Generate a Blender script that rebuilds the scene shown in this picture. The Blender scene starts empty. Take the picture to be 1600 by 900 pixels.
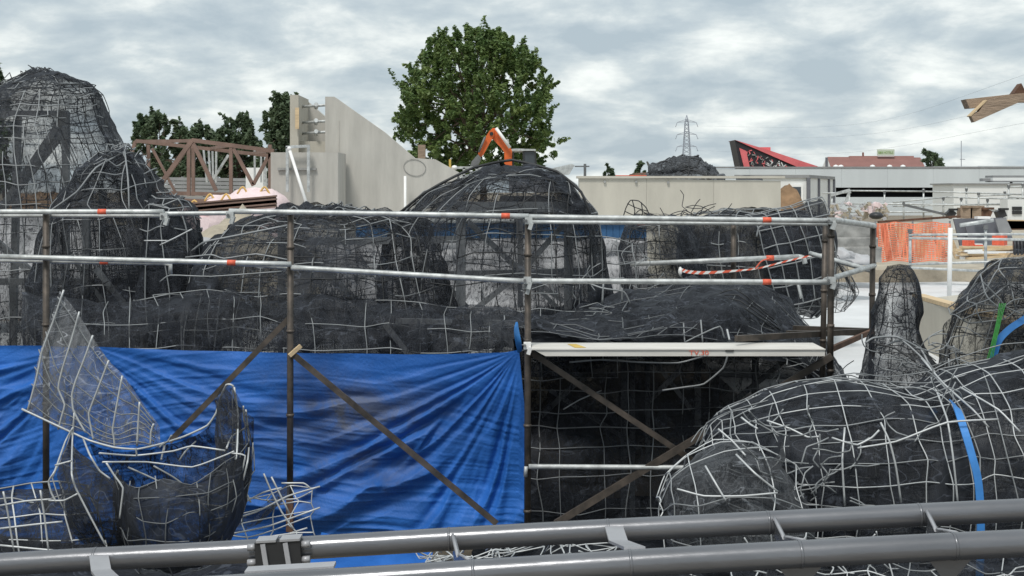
import bpy, math, random
import numpy as np
from mathutils import Vector, Matrix
sc = bpy.context.scene
col = sc.collection
random.seed(7); RNG = np.random.default_rng(11)
R = math.radians

# ---------------------------------------------------------------- camera, world, sun, exposure
F, HY, CZ = 2000.0, 300.0, 3.4          # focal length in photo pixels, horizon row, eye height
cam = bpy.data.cameras.new('camera'); cam_o = bpy.data.objects.new('camera', cam); col.objects.link(cam_o)
cam.sensor_width = 36; cam.lens = 36 * F / 1600; cam.shift_y = -(450 - HY) / 1600
cam.clip_start = .1; cam.clip_end = 6000
cam_o.location = (0, 0, CZ); cam_o.rotation_euler = (R(90), 0, 0)
sc.camera = cam_o
sc.view_settings.view_transform = 'Standard'; sc.view_settings.look = 'None'
sc.view_settings.exposure = 0.36; sc.view_settings.gamma = 1
sc.render.engine = 'CYCLES'
sc.cycles.transparent_max_bounces = 40; sc.cycles.max_bounces = 10; sc.cycles.diffuse_bounces = 6
SUN_EL, SUN_AZ = 58, 200                 # sun behind thin cloud, high and a little behind the camera's left

def N(nt, t, **kw):
    n = nt.nodes.new(t)
    for k, v in kw.items():
        if k in n.inputs: n.inputs[k].default_value = v
        else: setattr(n, k, v)
    return n
w = bpy.data.worlds.new('World'); sc.world = w; w.use_nodes = True
nt = w.node_tree; nt.nodes.clear(); L = nt.links.new
sky = N(nt, 'ShaderNodeTexSky', sky_type='NISHITA', sun_disc=False, sun_elevation=R(SUN_EL), sun_rotation=R(SUN_AZ), dust_density=2.0)
tc = N(nt, 'ShaderNodeTexCoord'); sep = N(nt, 'ShaderNodeSeparateXYZ'); L(tc.outputs['Generated'], sep.inputs[0])
zz = N(nt, 'ShaderNodeMath', operation='ABSOLUTE'); L(sep.outputs[2], zz.inputs[0])
za = N(nt, 'ShaderNodeMath', operation='ADD'); L(zz.outputs[0], za.inputs[0]); za.inputs[1].default_value = .30
dx = N(nt, 'ShaderNodeMath', operation='DIVIDE'); L(sep.outputs[0], dx.inputs[0]); L(za.outputs[0], dx.inputs[1])
dy = N(nt, 'ShaderNodeMath', operation='DIVIDE'); L(sep.outputs[1], dy.inputs[0]); L(za.outputs[0], dy.inputs[1])
cmb = N(nt, 'ShaderNodeCombineXYZ'); L(dx.outputs[0], cmb.inputs[0]); L(dy.outputs[0], cmb.inputs[1])
big = N(nt, 'ShaderNodeTexNoise', Scale=1.5, Detail=3, Roughness=.5, Distortion=.2); L(cmb.outputs[0], big.inputs['Vector'])
mp = N(nt, 'ShaderNodeMapping'); mp.inputs['Location'].default_value = (4.3, 1.9, 0); L(cmb.outputs[0], mp.inputs[0])
fine = N(nt, 'ShaderNodeTexNoise', Scale=4.4, Detail=10, Roughness=.57, Distortion=.15); L(mp.outputs[0], fine.inputs['Vector'])
mixv = N(nt, 'ShaderNodeMix', data_type='FLOAT'); mixv.inputs[0].default_value = .58
L(big.outputs[0], mixv.inputs[2]); L(fine.outputs[0], mixv.inputs[3])
mp2 = N(nt, 'ShaderNodeMapping'); mp2.inputs['Location'].default_value = (4.3 + .02, 1.9 - .075, 0); L(cmb.outputs[0], mp2.inputs[0])
fine2 = N(nt, 'ShaderNodeTexNoise', Scale=4.1, Detail=6, Roughness=.50, Distortion=.15); L(mp2.outputs[0], fine2.inputs['Vector'])
dif = N(nt, 'ShaderNodeMath', operation='SUBTRACT'); L(fine.outputs[0], dif.inputs[0]); L(fine2.outputs[0], dif.inputs[1])
lit = N(nt, 'ShaderNodeMath', operation='MULTIPLY_ADD'); L(dif.outputs[0], lit.inputs[0]); lit.inputs[1].default_value = .32; L(mixv.outputs[0], lit.inputs[2])
ramp = N(nt, 'ShaderNodeValToRGB'); L(lit.outputs[0], ramp.inputs[0])
el = ramp.color_ramp.elements
el[0].position, el[0].color = .37, (3.7, 4.4, 4.85, 1)
el[1].position, el[1].color = .66, (7.9, 8.25, 8.0, 1)
for p, c in ((.45, (4.4, 5.05, 5.4, 1)), (.51, (5.1, 5.7, 5.9, 1)), (.57, (6.3, 6.75, 6.75, 1))):
    e = el.new(p); e.color = c
mx = N(nt, 'ShaderNodeMix', data_type='RGBA'); mx.inputs[0].default_value = .93
L(sky.outputs[0], mx.inputs[6]); L(ramp.outputs[0], mx.inputs[7])
bg = N(nt, 'ShaderNodeBackground', Strength=.1); L(mx.outputs[2], bg.inputs[0])
wo = N(nt, 'ShaderNodeOutputWorld'); L(bg.outputs[0], wo.inputs[0])
sun = bpy.data.lights.new('sun', 'SUN'); sun.energy = 2.0; sun.angle = R(14); sun.color = (1, .96, .9)
sun_o = bpy.data.objects.new('sun', sun); col.objects.link(sun_o)
a, e_ = R(SUN_AZ), R(SUN_EL)
sun_o.rotation_euler = Vector((math.sin(a) * math.cos(e_), math.cos(a) * math.cos(e_), math.sin(e_))).to_track_quat('Z', 'Y').to_euler()
sun_o.location = (0, -20, 40)

# ---------------------------------------------------------------- helpers
def P(px, py, Y): return np.array([(px - 800) / F * Y, Y, CZ + (HY - py) / F * Y])
def PX(px, Y): return (px - 800) / F * Y
def PZ(py, Y): return CZ + (HY - py) / F * Y

def _hash(i, j, k, s):
    h = (i * 374761393 + j * 668265263 + k * 2147483647 + s * 974634721) & 0xffffffff
    h = ((h ^ (h >> 13)) * 1274126177) & 0xffffffff
    return ((h ^ (h >> 16)) & 0xffff) / 65535.0
def vnoise(p, s=0):
    p = np.asarray(p, float); i = np.floor(p).astype(np.int64); f = p - i; f = f * f * (3 - 2 * f); r = 0
    for dx_ in (0, 1):
        for dy_ in (0, 1):
            for dz_ in (0, 1):
                wt = (f[..., 0] if dx_ else 1 - f[..., 0]) * (f[..., 1] if dy_ else 1 - f[..., 1]) * (f[..., 2] if dz_ else 1 - f[..., 2])
                r = r + wt * _hash(i[..., 0] + dx_, i[..., 1] + dy_, i[..., 2] + dz_, s)
    return r * 2 - 1
def fbm(p, s=0, o=4):
    r, a_, q = 0, 1, np.asarray(p, float)
    for k in range(o): r = r + a_ * vnoise(q, s + k); q = q * 2.03 + 3.1; a_ *= .5
    return r
def ridge(p, s=0, o=3):
    r, a_, q = 0, 1, np.asarray(p, float)
    for k in range(o): r = r + a_ * (1 - 2 * np.abs(vnoise(q, s + k))); q = q * 2.1 + 1.7; a_ *= .5
    return r
def crv(pts, n):
    pts = np.asarray(pts, float); k = len(pts)
    if k == 1: return np.repeat(pts, n, 0)
    ext = np.vstack([2 * pts[0] - pts[1], pts, 2 * pts[-1] - pts[-2]])
    t = np.linspace(0, k - 1, n); i = np.minimum(t.astype(int), k - 2); f = (t - i)[:, None]
    a0, a1, a2, a3 = ext[i], ext[i + 1], ext[i + 2], ext[i + 3]
    return .5 * (2 * a1 + (a2 - a0) * f + (2 * a0 - 5 * a1 + 4 * a2 - a3) * f * f + (3 * a1 - a0 - 3 * a2 + a3) * f ** 3)

class MB:
    def __init__(s): s.v, s.f, s.m, s.n, s.sm = [], [], [], 0, []
    def add(s, v, f, m=0, smooth=False):
        s.v.append(np.asarray(v, float).reshape(-1, 3)); s.f += [tuple(int(i) + s.n for i in q) for q in f]
        s.m += [m] * len(f); s.sm += [smooth] * len(f); s.n += len(s.v[-1]); return s
    def box(s, c, d, rot=None, m=0, taper=1.0):
        x, y, z = [k / 2 for k in d]
        v = np.array([(-x, -y, -z), (x, -y, -z), (x, y, -z), (-x, y, -z), (-x * taper, -y * taper, z), (x * taper, -y * taper, z), (x * taper, y * taper, z), (-x * taper, y * taper, z)])
        if rot is not None: v = v @ np.array(rot).T
        return s.add(v + np.asarray(c, float), [(0, 3, 2, 1), (4, 5, 6, 7), (0, 1, 5, 4), (1, 2, 6, 5), (2, 3, 7, 6), (3, 0, 4, 7)], m)
    def bar(s, p, q, wd, ht, up=(0, 0, 1), m=0):
        p, q = np.asarray(p, float), np.asarray(q, float); d = q - p; l = np.linalg.norm(d); d = d / l
        u = np.asarray(up, float)
        if abs(d @ u) > .97: u = np.array((0, 1.0, 0))
        x = np.cross(d, u); x /= np.linalg.norm(x); z = np.cross(x, d)
        return s.box((p + q) / 2, (wd, l, ht), np.stack([x, d, z], 1), m)
    def tube(s, pts, r, n=8, m=0, caps=True):
        pts = np.asarray(pts, float); k = len(pts)
        t = np.gradient(pts, axis=0); t /= np.linalg.norm(t, axis=1)[:, None] + 1e-9
        ref = np.array((0, 0, 1.0)) if abs(t[0][2]) < .9 else np.array((0, 1.0, 0))
        x = np.cross(t[0], ref); x /= np.linalg.norm(x); fr = []
        for i in range(k):
            x = x - t[i] * (x @ t[i]); x /= np.linalg.norm(x) + 1e-9; fr.append((x, np.cross(t[i], x)))
        rr = np.broadcast_to(np.asarray(r, float), (k,)); an = np.linspace(0, 2 * math.pi, n, endpoint=False)
        v = np.concatenate([pts[i] + rr[i] * (np.cos(an)[:, None] * fr[i][0] + np.sin(an)[:, None] * fr[i][1]) for i in range(k)])
        f = [(i * n + j, i * n + (j + 1) % n, (i + 1) * n + (j + 1) % n, (i + 1) * n + j) for i in range(k - 1) for j in range(n)]
        s.add(v, f, m, True)
        if caps:
            s.f += [tuple(s.n - k * n + j for j in range(n))[::-1], tuple(s.n - n + j for j in range(n))]; s.m += [m, m]; s.sm += [False, False]
        return s
    def cyl(s, p, q, r, n=12, m=0): return s.tube([p, q], r, n, m)
    def grid(s, G, m=0, smooth=True, flip=False):
        h, wd = G.shape[:2]
        f = [(i * wd + j, i * wd + j + 1, (i + 1) * wd + j + 1, (i + 1) * wd + j) for i in range(h - 1) for j in range(wd - 1)]
        if flip: f = [q[::-1] for q in f]
        return s.add(G.reshape(-1, 3), f, m, smooth)
    def prism(s, poly, d, m=0):                       # polygon of 3-D points extruded by vector d
        poly = np.asarray(poly, float); k = len(poly); v = np.vstack([poly, poly + np.asarray(d, float)])
        return s.add(v, [tuple(range(k))[::-1], tuple(range(k, 2 * k))] + [(i, (i + 1) % k, k + (i + 1) % k, k + i) for i in range(k)], m)
    def ball(s, c, r, n=12, m=0, jit=0, seed=0, flat=0):
        c = np.asarray(c, float); rx = np.broadcast_to(np.asarray(r, float), (3,)); k = n // 2
        th = np.linspace(0, math.pi, k + 1); ph = np.linspace(0, 2 * math.pi, n + 1)
        d = np.stack([np.sin(th)[:, None] * np.cos(ph), np.sin(th)[:, None] * np.sin(ph), np.cos(th)[:, None] * np.ones(n + 1)], -1)
        if jit: d = d * (1 + jit * fbm(d * 1.7 + seed * 7.3, seed, 3))[..., None]
        v = c + d * rx
        if flat: v[..., 2] = np.maximum(v[..., 2], c[2] - rx[2] * flat)
        return s.grid(v, m)
    def build(s, name, mat, parent=None, base=None, attrs=None):
        v = np.concatenate(s.v) if s.v else np.zeros((0, 3))
        b = np.asarray(parent['_b'] if parent is not None else (base if base is not None else (0, 0, 0)), float)
        me = bpy.data.meshes.new(name); me.from_pydata((v - b).tolist(), [], s.f)
        for x in (mat if isinstance(mat, (list, tuple)) else [mat]): me.materials.append(x)
        me.polygons.foreach_set('material_index', s.m); me.polygons.foreach_set('use_smooth', s.sm)
        if attrs:
            for k, val in attrs.items():
                at = me.attributes.new(k, 'FLOAT', 'POINT'); at.data.foreach_set('value', np.asarray(val, np.float32).ravel())
        me.update(); o = bpy.data.objects.new(name, me); col.objects.link(o)
        if parent is not None:
            o.parent = parent; o['_b'] = list(b)
        else:
            o.location = b; o['_b'] = list(b)
        return o
def tag(o, label=None, cat=None, group=None, kind=None):
    for k, v in (('label', label), ('category', cat), ('group', group), ('kind', kind)):
        if v: o[k] = v
    return o
def thing(name, label, cat, base, group=None):
    o = bpy.data.objects.new(name, None); col.objects.link(o); o.location = base; o['_b'] = [float(x) for x in base]
    o.empty_display_size = .2
    return tag(o, label, cat, group)

def lettering(name, text, size, extrude, m, parent, at, scale):
    cu = bpy.data.curves.new(name, 'FONT'); cu.body = text; cu.size = size; cu.extrude = extrude; cu.align_x = 'CENTER'
    t = bpy.data.objects.new(name, cu); col.objects.link(t); me = bpy.data.meshes.new_from_object(t); me.name = name
    bpy.data.objects.remove(t); bpy.data.curves.remove(cu); me.materials.clear(); me.materials.append(m)
    o = bpy.data.objects.new(name, me); col.objects.link(o); o.parent = parent; o.rotation_euler = (R(90), 0, 0); o.scale = scale
    o.location = Vector(at) - Vector(parent['_b']); return o
# ---------------------------------------------------------------- materials
def mat(name, c, rough=.6, metal=0, var=.15, scale=3.0, bump=0, bscale=20, stretch=(1, 1, 1), spec=.5, c2=None, detail=6):
    m = bpy.data.materials.new(name); m.use_nodes = True; t = m.node_tree; b = t.nodes['Principled BSDF']; l = t.links.new
    b.inputs['Roughness'].default_value = rough; b.inputs['Metallic'].default_value = metal
    b.inputs['Specular IOR Level'].default_value = spec
    g = N(t, 'ShaderNodeTexCoord'); mpg = N(t, 'ShaderNodeMapping'); mpg.inputs['Scale'].default_value = stretch
    l(g.outputs['Object'], mpg.inputs[0])
    n = N(t, 'ShaderNodeTexNoise', Scale=scale, Detail=detail, Roughness=.62); l(mpg.outputs[0], n.inputs['Vector'])
    r = N(t, 'ShaderNodeValToRGB'); l(n.outputs[0], r.inputs[0])
    lo = tuple(x * (1 - var) for x in c); hi = tuple(min(1, x * (1 + var)) for x in (c2 or c))
    r.color_ramp.elements[0].position = .3; r.color_ramp.elements[0].color = (*lo, 1)
    r.color_ramp.elements[1].position = .72; r.color_ramp.elements[1].color = (*hi, 1)
    l(r.outputs[0], b.inputs['Base Color'])
    if bump:
        n2 = N(t, 'ShaderNodeTexNoise', Scale=bscale, Detail=5); l(mpg.outputs[0], n2.inputs['Vector'])
        bp = N(t, 'ShaderNodeBump', Strength=bump, Distance=.02); l(n2.outputs[0], bp.inputs['Height']); l(bp.outputs[0], b.inputs['Normal'])
    return m
M = dict(
    ground=mat('ground', (.20, .17, .13), .9, var=.4, scale=.6, bump=.6, bscale=9),
    sand=mat('sand', (.38, .34, .27), .95, var=.3, scale=2, bump=.6, bscale=12),
    soil=mat('soil', (.22, .14, .08), .95, var=.45, scale=3, bump=.8, bscale=8),
    concrete=mat('concrete', (.43, .415, .38), .85, var=.16, scale=1.4, bump=.15, bscale=14, stretch=(2.2, 2.2, .35)),
    concrete_b=mat('concrete_pale', (.45, .425, .365), .85, var=.12, scale=1.1, bump=.12, bscale=12, stretch=(1.6, 1.6, .5)),
    grey_block=mat('grey_block', (.27, .27, .26), .9, var=.3, scale=3.5, bump=.5, bscale=9),
    white_slab=mat('white_slab', (.60, .615, .625), .75, var=.10, scale=1.1, bump=.6, bscale=4),
    white_sheet=mat('white_sheet', (.40, .405, .42), .6, var=.14, scale=2.5, bump=.7, bscale=7),
    galv=mat('galvanised', (.47, .49, .49), .48, .3, var=.34, scale=11, bump=.08, bscale=60),
    galv_d=mat('galvanised_dull', (.15, .155, .16), .55, .3, var=.25, scale=6),
    post=mat('post_steel', (.062, .058, .054), .55, .4, var=.45, scale=7, c2=(.10, .082, .068)),
    rust=mat('rusty_steel', (.13, .07, .045), .8, .2, var=.5, scale=6),
    truss=mat('primer_brown', (.20, .13, .105), .65, var=.22, scale=2.5),
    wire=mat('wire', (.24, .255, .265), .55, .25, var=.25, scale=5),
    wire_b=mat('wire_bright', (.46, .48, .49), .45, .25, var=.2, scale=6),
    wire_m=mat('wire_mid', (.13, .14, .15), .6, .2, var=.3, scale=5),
    wire_d=mat('wire_dark', (.035, .037, .04), .65, .2, var=.4, scale=5),  # darker copy of the wire, backlit silhouette of inner and back bars painted in
    frame=mat('cage_frame', (.27, .285, .30), .6, .2, var=.2, scale=4),
    track=mat('track_grey', (.165, .17, .185), .27, .45, var=.16, scale=7, bump=.05, bscale=60, stretch=(.25, 1, 1)),
    track_l=mat('track_plate', (.36, .365, .385), .4, .2, var=.1, scale=6),
    black=mat('black_steel', (.022, .023, .025), .5, var=.3),
    red_paint=mat('red_paint', (.72, .13, .07), .6, var=.2, scale=18),
    deck=mat('deck_white', (.64, .62, .58), .55, var=.12, scale=5, stretch=(.6, 3, 3)),
    orange=mat('orange_plastic', (.80, .25, .14), .6, var=.12),
    orange_m=mat('machine_orange', (.62, .12, .022), .45, var=.15, scale=4),
    white=mat('white_paint', (.78, .78, .77), .5, var=.06),
    cream=mat('cream_panel', (.70, .71, .70), .6, var=.06, scale=.4),
    shed=mat('shed_panel', (.56, .60, .615), .6, var=.10, scale=.25, stretch=(1, 1, .15)),
    dark_in=mat('dark_opening', (.012, .013, .018), .7, var=.2),
    roof=mat('roof_tile', (.23, .11, .095), .8, var=.12, scale=.6),
    red_roof=mat('red_roof', (.66, .15, .16), .5, var=.2, scale=.5),
    black_p=mat('black_panel', (.02, .018, .022), .5, var=.3),
    glass=mat('glass_dark', (.05, .06, .07), .1, var=.2),
    rubber=mat('rubber', (.025, .026, .03), .5, var=.2),
    wood=mat('weathered_wood', (.30, .225, .165), .8, var=.28, scale=9, bump=.4, bscale=40, stretch=(.5, 4, 4)),
    pine=mat('pine_wood', (.58, .44, .27), .7, var=.2, scale=6, stretch=(.4, 3, 3)),
    blue_can=mat('blue_cover', (.03, .10, .22), .5, var=.25, scale=3),
    strap=mat('blue_strap', (.045, .22, .58), .45, var=.12, scale=12),
    green=mat('green_rope', (.05, .30, .06), .6, var=.25, scale=30),
    bag=mat('woven_bag', (.72, .59, .60), .8, var=.12, scale=4, bump=.5, bscale=10),
    bag_y=mat('bag_handle', (.62, .40, .14), .8, var=.15),
    slat=mat('grey_slat', (.25, .255, .26), .8, var=.15, scale=2),
    panel_d=mat('dark_board', (.13, .135, .155), .6, var=.15, scale=2),
    yellow=mat('yellow_paint', (.60, .42, .10), .6, var=.15),
    green_l=mat('sign_letter', (.22, .36, .10), .6, var=.05),
    sign=mat('sign_face', (.50, .58, .46), .6, var=.04),
    bark=mat('bark', (.10, .075, .055), .9, var=.35, scale=8),
    pylon=mat('pylon_steel', (.34, .37, .42), .6, .2, var=.05),
    cable=mat('cable', (.25, .27, .30), .6, var=.05),
    fabric=mat('orange_jacket', (.75, .20, .05), .8, var=.1),
)
def leaf_mat(name, c1, c2):
    m = bpy.data.materials.new(name); m.use_nodes = True; t = m.node_tree; b = t.nodes['Principled BSDF']; l = t.links.new
    at = N(t, 'ShaderNodeAttribute', attribute_name='tint'); r = N(t, 'ShaderNodeValToRGB'); l(at.outputs['Fac'], r.inputs[0])
    r.color_ramp.elements[0].color = (*c1, 1); r.color_ramp.elements[1].color = (*c2, 1)
    l(r.outputs[0], b.inputs['Base Color']); b.inputs['Roughness'].default_value = .55
    tr = N(t, 'ShaderNodeBsdfTranslucent'); l(r.outputs[0], tr.inputs[0]); ms = N(t, 'ShaderNodeMixShader'); ms.inputs[0].default_value = .42
    l(b.outputs[0], ms.inputs[1]); l(tr.outputs[0], ms.inputs[2]); l(ms.outputs[0], t.nodes['Material Output'].inputs[0])
    return m
M['leaf'] = leaf_mat('maple_leaf', (.105, .18, .06), (.205, .275, .088))
M['leaf_d'] = leaf_mat('far_leaf', (.10, .15, .085), (.16, .21, .12))

def net_mat(name, c, gloss=.12, k=.74):
    """woven shade net: single, doubled and bunched layers with crisp edges; seen along the cloth it closes up, as a weave does"""
    m = bpy.data.materials.new(name); m.use_nodes = True; t = m.node_tree; b = t.nodes['Principled BSDF']; l = t.links.new
    def M_(op, a_, b_=None, clamp=False):
        n = N(t, 'ShaderNodeMath', operation=op, use_clamp=clamp)
        for i_, x in enumerate((a_, b_)):
            if x is None: continue
            if isinstance(x, (int, float)): n.inputs[i_].default_value = x
            else: l(x, n.inputs[i_])
        return n.outputs[0]
    g = N(t, 'ShaderNodeTexCoord').outputs['Object']
    def nz(scale, detail, dist, st=(1, 1, 1), loc=(0, 0, 0), rough=.55):
        q = N(t, 'ShaderNodeMapping'); q.inputs['Scale'].default_value = st; q.inputs['Location'].default_value = loc; l(g, q.inputs[0])
        n = N(t, 'ShaderNodeTexNoise', Scale=scale, Detail=detail, Roughness=rough, Distortion=dist); l(q.outputs[0], n.inputs['Vector']); return n.outputs[0]
    lay = N(t, 'ShaderNodeValToRGB'); l(nz(1.7, 4, .9, (1, 1, .75)), lay.inputs[0]); e = lay.color_ramp.elements
    e[0].position, e[0].color = .40, (.0, .0, .0, 1); e[1].position, e[1].color = .66, (1, 1, 1, 1)
    for p, v in ((.415, .38), (.50, .42), (.512, .60), (.585, .64), (.597, .86), (.655, .9)): q = e.new(p); q.color = (v, v, v, 1)
    def crease(out, w_, s_): d = M_('ABSOLUTE', M_('SUBTRACT', out, .5)); r = N(t, 'ShaderNodeMapRange'); l(d, r.inputs[0]); r.inputs[1].default_value = w_ * .35; r.inputs[2].default_value = w_; r.inputs[3].default_value = s_; r.inputs[4].default_value = 0; return r.outputs[0]
    n2 = nz(5.5, 3, 1.4, (1.3, 1.3, .45)); c1 = crease(n2, .022, .42); c2 = crease(nz(9, 3, 1.8, (1, 1, .8), (3, 1, 7)), .018, .30); c3 = crease(nz(4.2, 2, 1.0, (.6, .6, 1.5), (9, 4, 2)), .012, 1.0)
    at = N(t, 'ShaderNodeAttribute', attribute_name='cover').outputs['Fac']
    cov = M_('ADD', M_('MULTIPLY', at, k), M_('MULTIPLY', M_('SUBTRACT', lay.outputs[0], .5), .46))
    cov = M_('ADD', cov, M_('MULTIPLY', M_('SUBTRACT', nz(46, 2, 0), .5), .30)); cov = M_('ADD', M_('ADD', cov, c1), c2)
    cov = M_('MAXIMUM', M_('MINIMUM', cov, .965), .04)
    gm = N(t, 'ShaderNodeNewGeometry'); vd = N(t, 'ShaderNodeVectorMath', operation='DOT_PRODUCT'); l(gm.outputs['Normal'], vd.inputs[0]); l(gm.outputs['Incoming'], vd.inputs[1])
    fac = M_('SUBTRACT', 1, M_('POWER', M_('SUBTRACT', 1, cov), M_('DIVIDE', 1, M_('ADD', M_('ABSOLUTE', vd.outputs['Value']), .14))))
    hi = N(t, 'ShaderNodeMix', data_type='RGBA'); l(c3, hi.inputs[0]); rr = N(t, 'ShaderNodeValToRGB'); l(n2, rr.inputs[0])
    rr.color_ramp.elements[0].position = .36; rr.color_ramp.elements[0].color = tuple(x * .72 for x in c) + (1,)
    rr.color_ramp.elements[1].position = .66; rr.color_ramp.elements[1].color = tuple(x * 1.4 for x in c) + (1,)
    l(rr.outputs[0], hi.inputs[6]); hi.inputs[7].default_value = tuple(min(1, x * 2.6) for x in c) + (1,)  # pale crease lines put light caught on folded edges into the net colour
    l(hi.outputs[2], b.inputs['Base Color']); b.inputs['Roughness'].default_value = .62; b.inputs['Specular IOR Level'].default_value = gloss
    bp = N(t, 'ShaderNodeBump', Strength=.55, Distance=.04); l(n2, bp.inputs['Height']); l(bp.outputs[0], b.inputs['Normal'])
    tr = N(t, 'ShaderNodeBsdfTransparent'); ms = N(t, 'ShaderNodeMixShader'); l(fac, ms.inputs[0])
    l(tr.outputs[0], ms.inputs[1]); l(b.outputs[0], ms.inputs[2]); l(ms.outputs[0], t.nodes['Material Output'].inputs[0])
    return m
M['net'] = net_mat('shade_net', (.023, .026, .032))
M['net_p'] = net_mat('shade_net_panel', (.19, .20, .215), k=.8)
M['net_l'] = net_mat('shade_net_pale', (.06, .065, .072))

def tarp_mat():
    m = mat('blue_tarp', (.016, .105, .38), .58, spec=.3, var=.16, scale=1.3, bump=.25, bscale=40, c2=(.022, .13, .46)); t = m.node_tree; l = t.links.new
    b = t.nodes['Principled BSDF']; src = b.inputs['Base Color'].links[0].from_socket
    at = N(t, 'ShaderNodeAttribute', attribute_name='dirt'); g = N(t, 'ShaderNodeTexCoord')
    n = N(t, 'ShaderNodeTexNoise', Scale=2.2, Detail=8, Roughness=.7, Distortion=.8); l(g.outputs['Object'], n.inputs['Vector'])
    r = N(t, 'ShaderNodeMapRange'); l(n.outputs[0], r.inputs[0]); r.inputs[1].default_value = .36; r.inputs[2].default_value = .6
    mu = N(t, 'ShaderNodeMath', operation='MULTIPLY', use_clamp=True); l(at.outputs['Fac'], mu.inputs[0]); l(r.outputs[0], mu.inputs[1])
    mxx = N(t, 'ShaderNodeMix', data_type='RGBA'); l(mu.outputs[0], mxx.inputs[0]); l(src, mxx.inputs[6]); mxx.inputs[7].default_value = (.085, .095, .125, 1)
    l(mxx.outputs[2], b.inputs['Base Color'])
    return m
M['tarp'] = tarp_mat()

# ---------------------------------------------------------------- ground, slabs
def smooth(x, a_, b_): t = np.clip((x - a_) / (b_ - a_), 0, 1); return t * t * (3 - 2 * t)
ys = np.concatenate([[-40, -10, 0], np.arange(2, 34, .8), np.geomspace(36, 5000, 30)])
xs = np.concatenate([-np.geomspace(4000, 22, 18), np.arange(-20, 20.5, 1.0), np.geomspace(22, 4000, 18)])
X, Y = np.meshgrid(xs, ys); Z = 1.2 * smooth(Y, 13.6, 14.8)
near = (np.abs(X) < 22) & (Y > 1) & (Y < 40)
Z = Z + np.where(near, .05 * fbm(np.stack([X * .6, Y * .6, X * 0], -1), 3), 0)
tag(MB().grid(np.stack([X, Y, Z], -1)).build('ground', M['ground']), kind='structure')
def slab(x0, x1, y0, y1, z0, z1, name='concrete_slab', m='white_slab', nx=40, ny=40):
    b = MB(); gx, gy = np.meshgrid(np.linspace(x0, x1, nx), np.linspace(y0, y1, ny))
    gz = z1 + .018 * fbm(np.stack([gx * 1.3, gy * .9, gx * 0], -1), 5) + .012 * ridge(np.stack([gx * .35, gy * 2.0, gx * 0], -1), 8)
    b.grid(np.stack([gx, gy, gz], -1))
    for ln in (0, -1):
        b.grid(np.stack([np.stack([gx[ln], gy[ln], gz[ln]], -1), np.stack([gx[ln], gy[ln], gx[ln] * 0 + z0], -1)]))
        b.grid(np.stack([np.stack([gx[:, ln], gy[:, ln], gz[:, ln]], -1), np.stack([gx[:, ln], gy[:, ln], gx[:, ln] * 0 + z0], -1)]))
    return tag(b.build(name, M[m]), kind='structure')
slab(2.3, 15, 13.1, 29.5, -.1, 1.33)
slab(-10, 2.296, 15.6, 29.5, .6, 1.33)
slab(-24, 24, 29.52, 75, .6, 1.62, 'sand_yard', 'sand')

# ---------------------------------------------------------------- netted wire cages
def sheet(rows, nu, nv):
    G = np.stack([crv([P(*q) for q in r_], nu) for r_ in rows])
    return np.stack([crv(G[:, j], nv) for j in range(nu)], 1)
def ring(rows, nth=64, nv=40, lump=.10, seed=1, squash=1.0):
    rows = np.array(rows, float); tt = np.linspace(0, len(rows) - 1, nv); lin = np.stack([np.interp(tt, np.arange(len(rows)), rows[:, c_]) for c_ in range(5)], 1)
    rr = .25 * crv(rows, nv) + .75 * lin; th = np.linspace(math.pi, 3 * math.pi, nth + 1); kf = 7 + seed % 3; pg = np.mod(th + seed * .7, 2 * math.pi / kf) - math.pi / kf; pg = .35 + .65 * np.cos(math.pi / kf) / np.cos(pg) * 1.03   # seam at the left end, front first
    out = []
    for py, xl, xr, Yc, d in rr:
        cx, rx = PX((xl + xr) / 2, Yc), abs(PX(xr, Yc) - PX(xl, Yc)) / 2
        c, s_ = np.cos(th) * pg, np.sin(th) * pg
        out.append(np.stack([cx + rx * c, Yc + d * s_, np.full(nth + 1, PZ(py, Yc))], -1))
    S = np.array(out); q = S * 1.1; n = fbm(q, seed, 3)[..., None]
    ctr = S.mean(1, keepdims=True); dirv = S - ctr; dirv[..., 2] = 0; dirv /= np.linalg.norm(dirv, axis=-1, keepdims=True) + 1e-6
    S = S + dirv * n * lump; S[..., 2] += lump * .9 * (fbm(S * 1.4 + 9, seed + 2, 3) - .7); S[:, -1] = S[:, 0]
    return S
def barrel(st, nth=48, nu=50, lump=.05, seed=2):
    rr = crv(np.array(st, float), nu); th = np.linspace(-.25 * math.pi, 1.35 * math.pi, nth)     # from low behind, over the top, down the front
    S = []
    for px, yt, yb, Yc, d in rr:
        zt, zb = PZ(yt, Yc), PZ(yb, Yc); zc, rz = (zt + zb) / 2, (zt - zb) / 2
        S.append(np.stack([np.full(nth, PX(px, Yc)), Yc + d * np.cos(th), zc + rz * np.sin(th)], -1))
    S = np.array(S).transpose(1, 0, 2)
    return S + lump * fbm(S * 1.5, seed, 3)[..., None] * np.array((.4, .7, .8))
def normals(S):
    n = np.cross(np.gradient(S, axis=0), np.gradient(S, axis=1)); return n / (np.linalg.norm(n, axis=-1, keepdims=True) + 1e-9)
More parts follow.
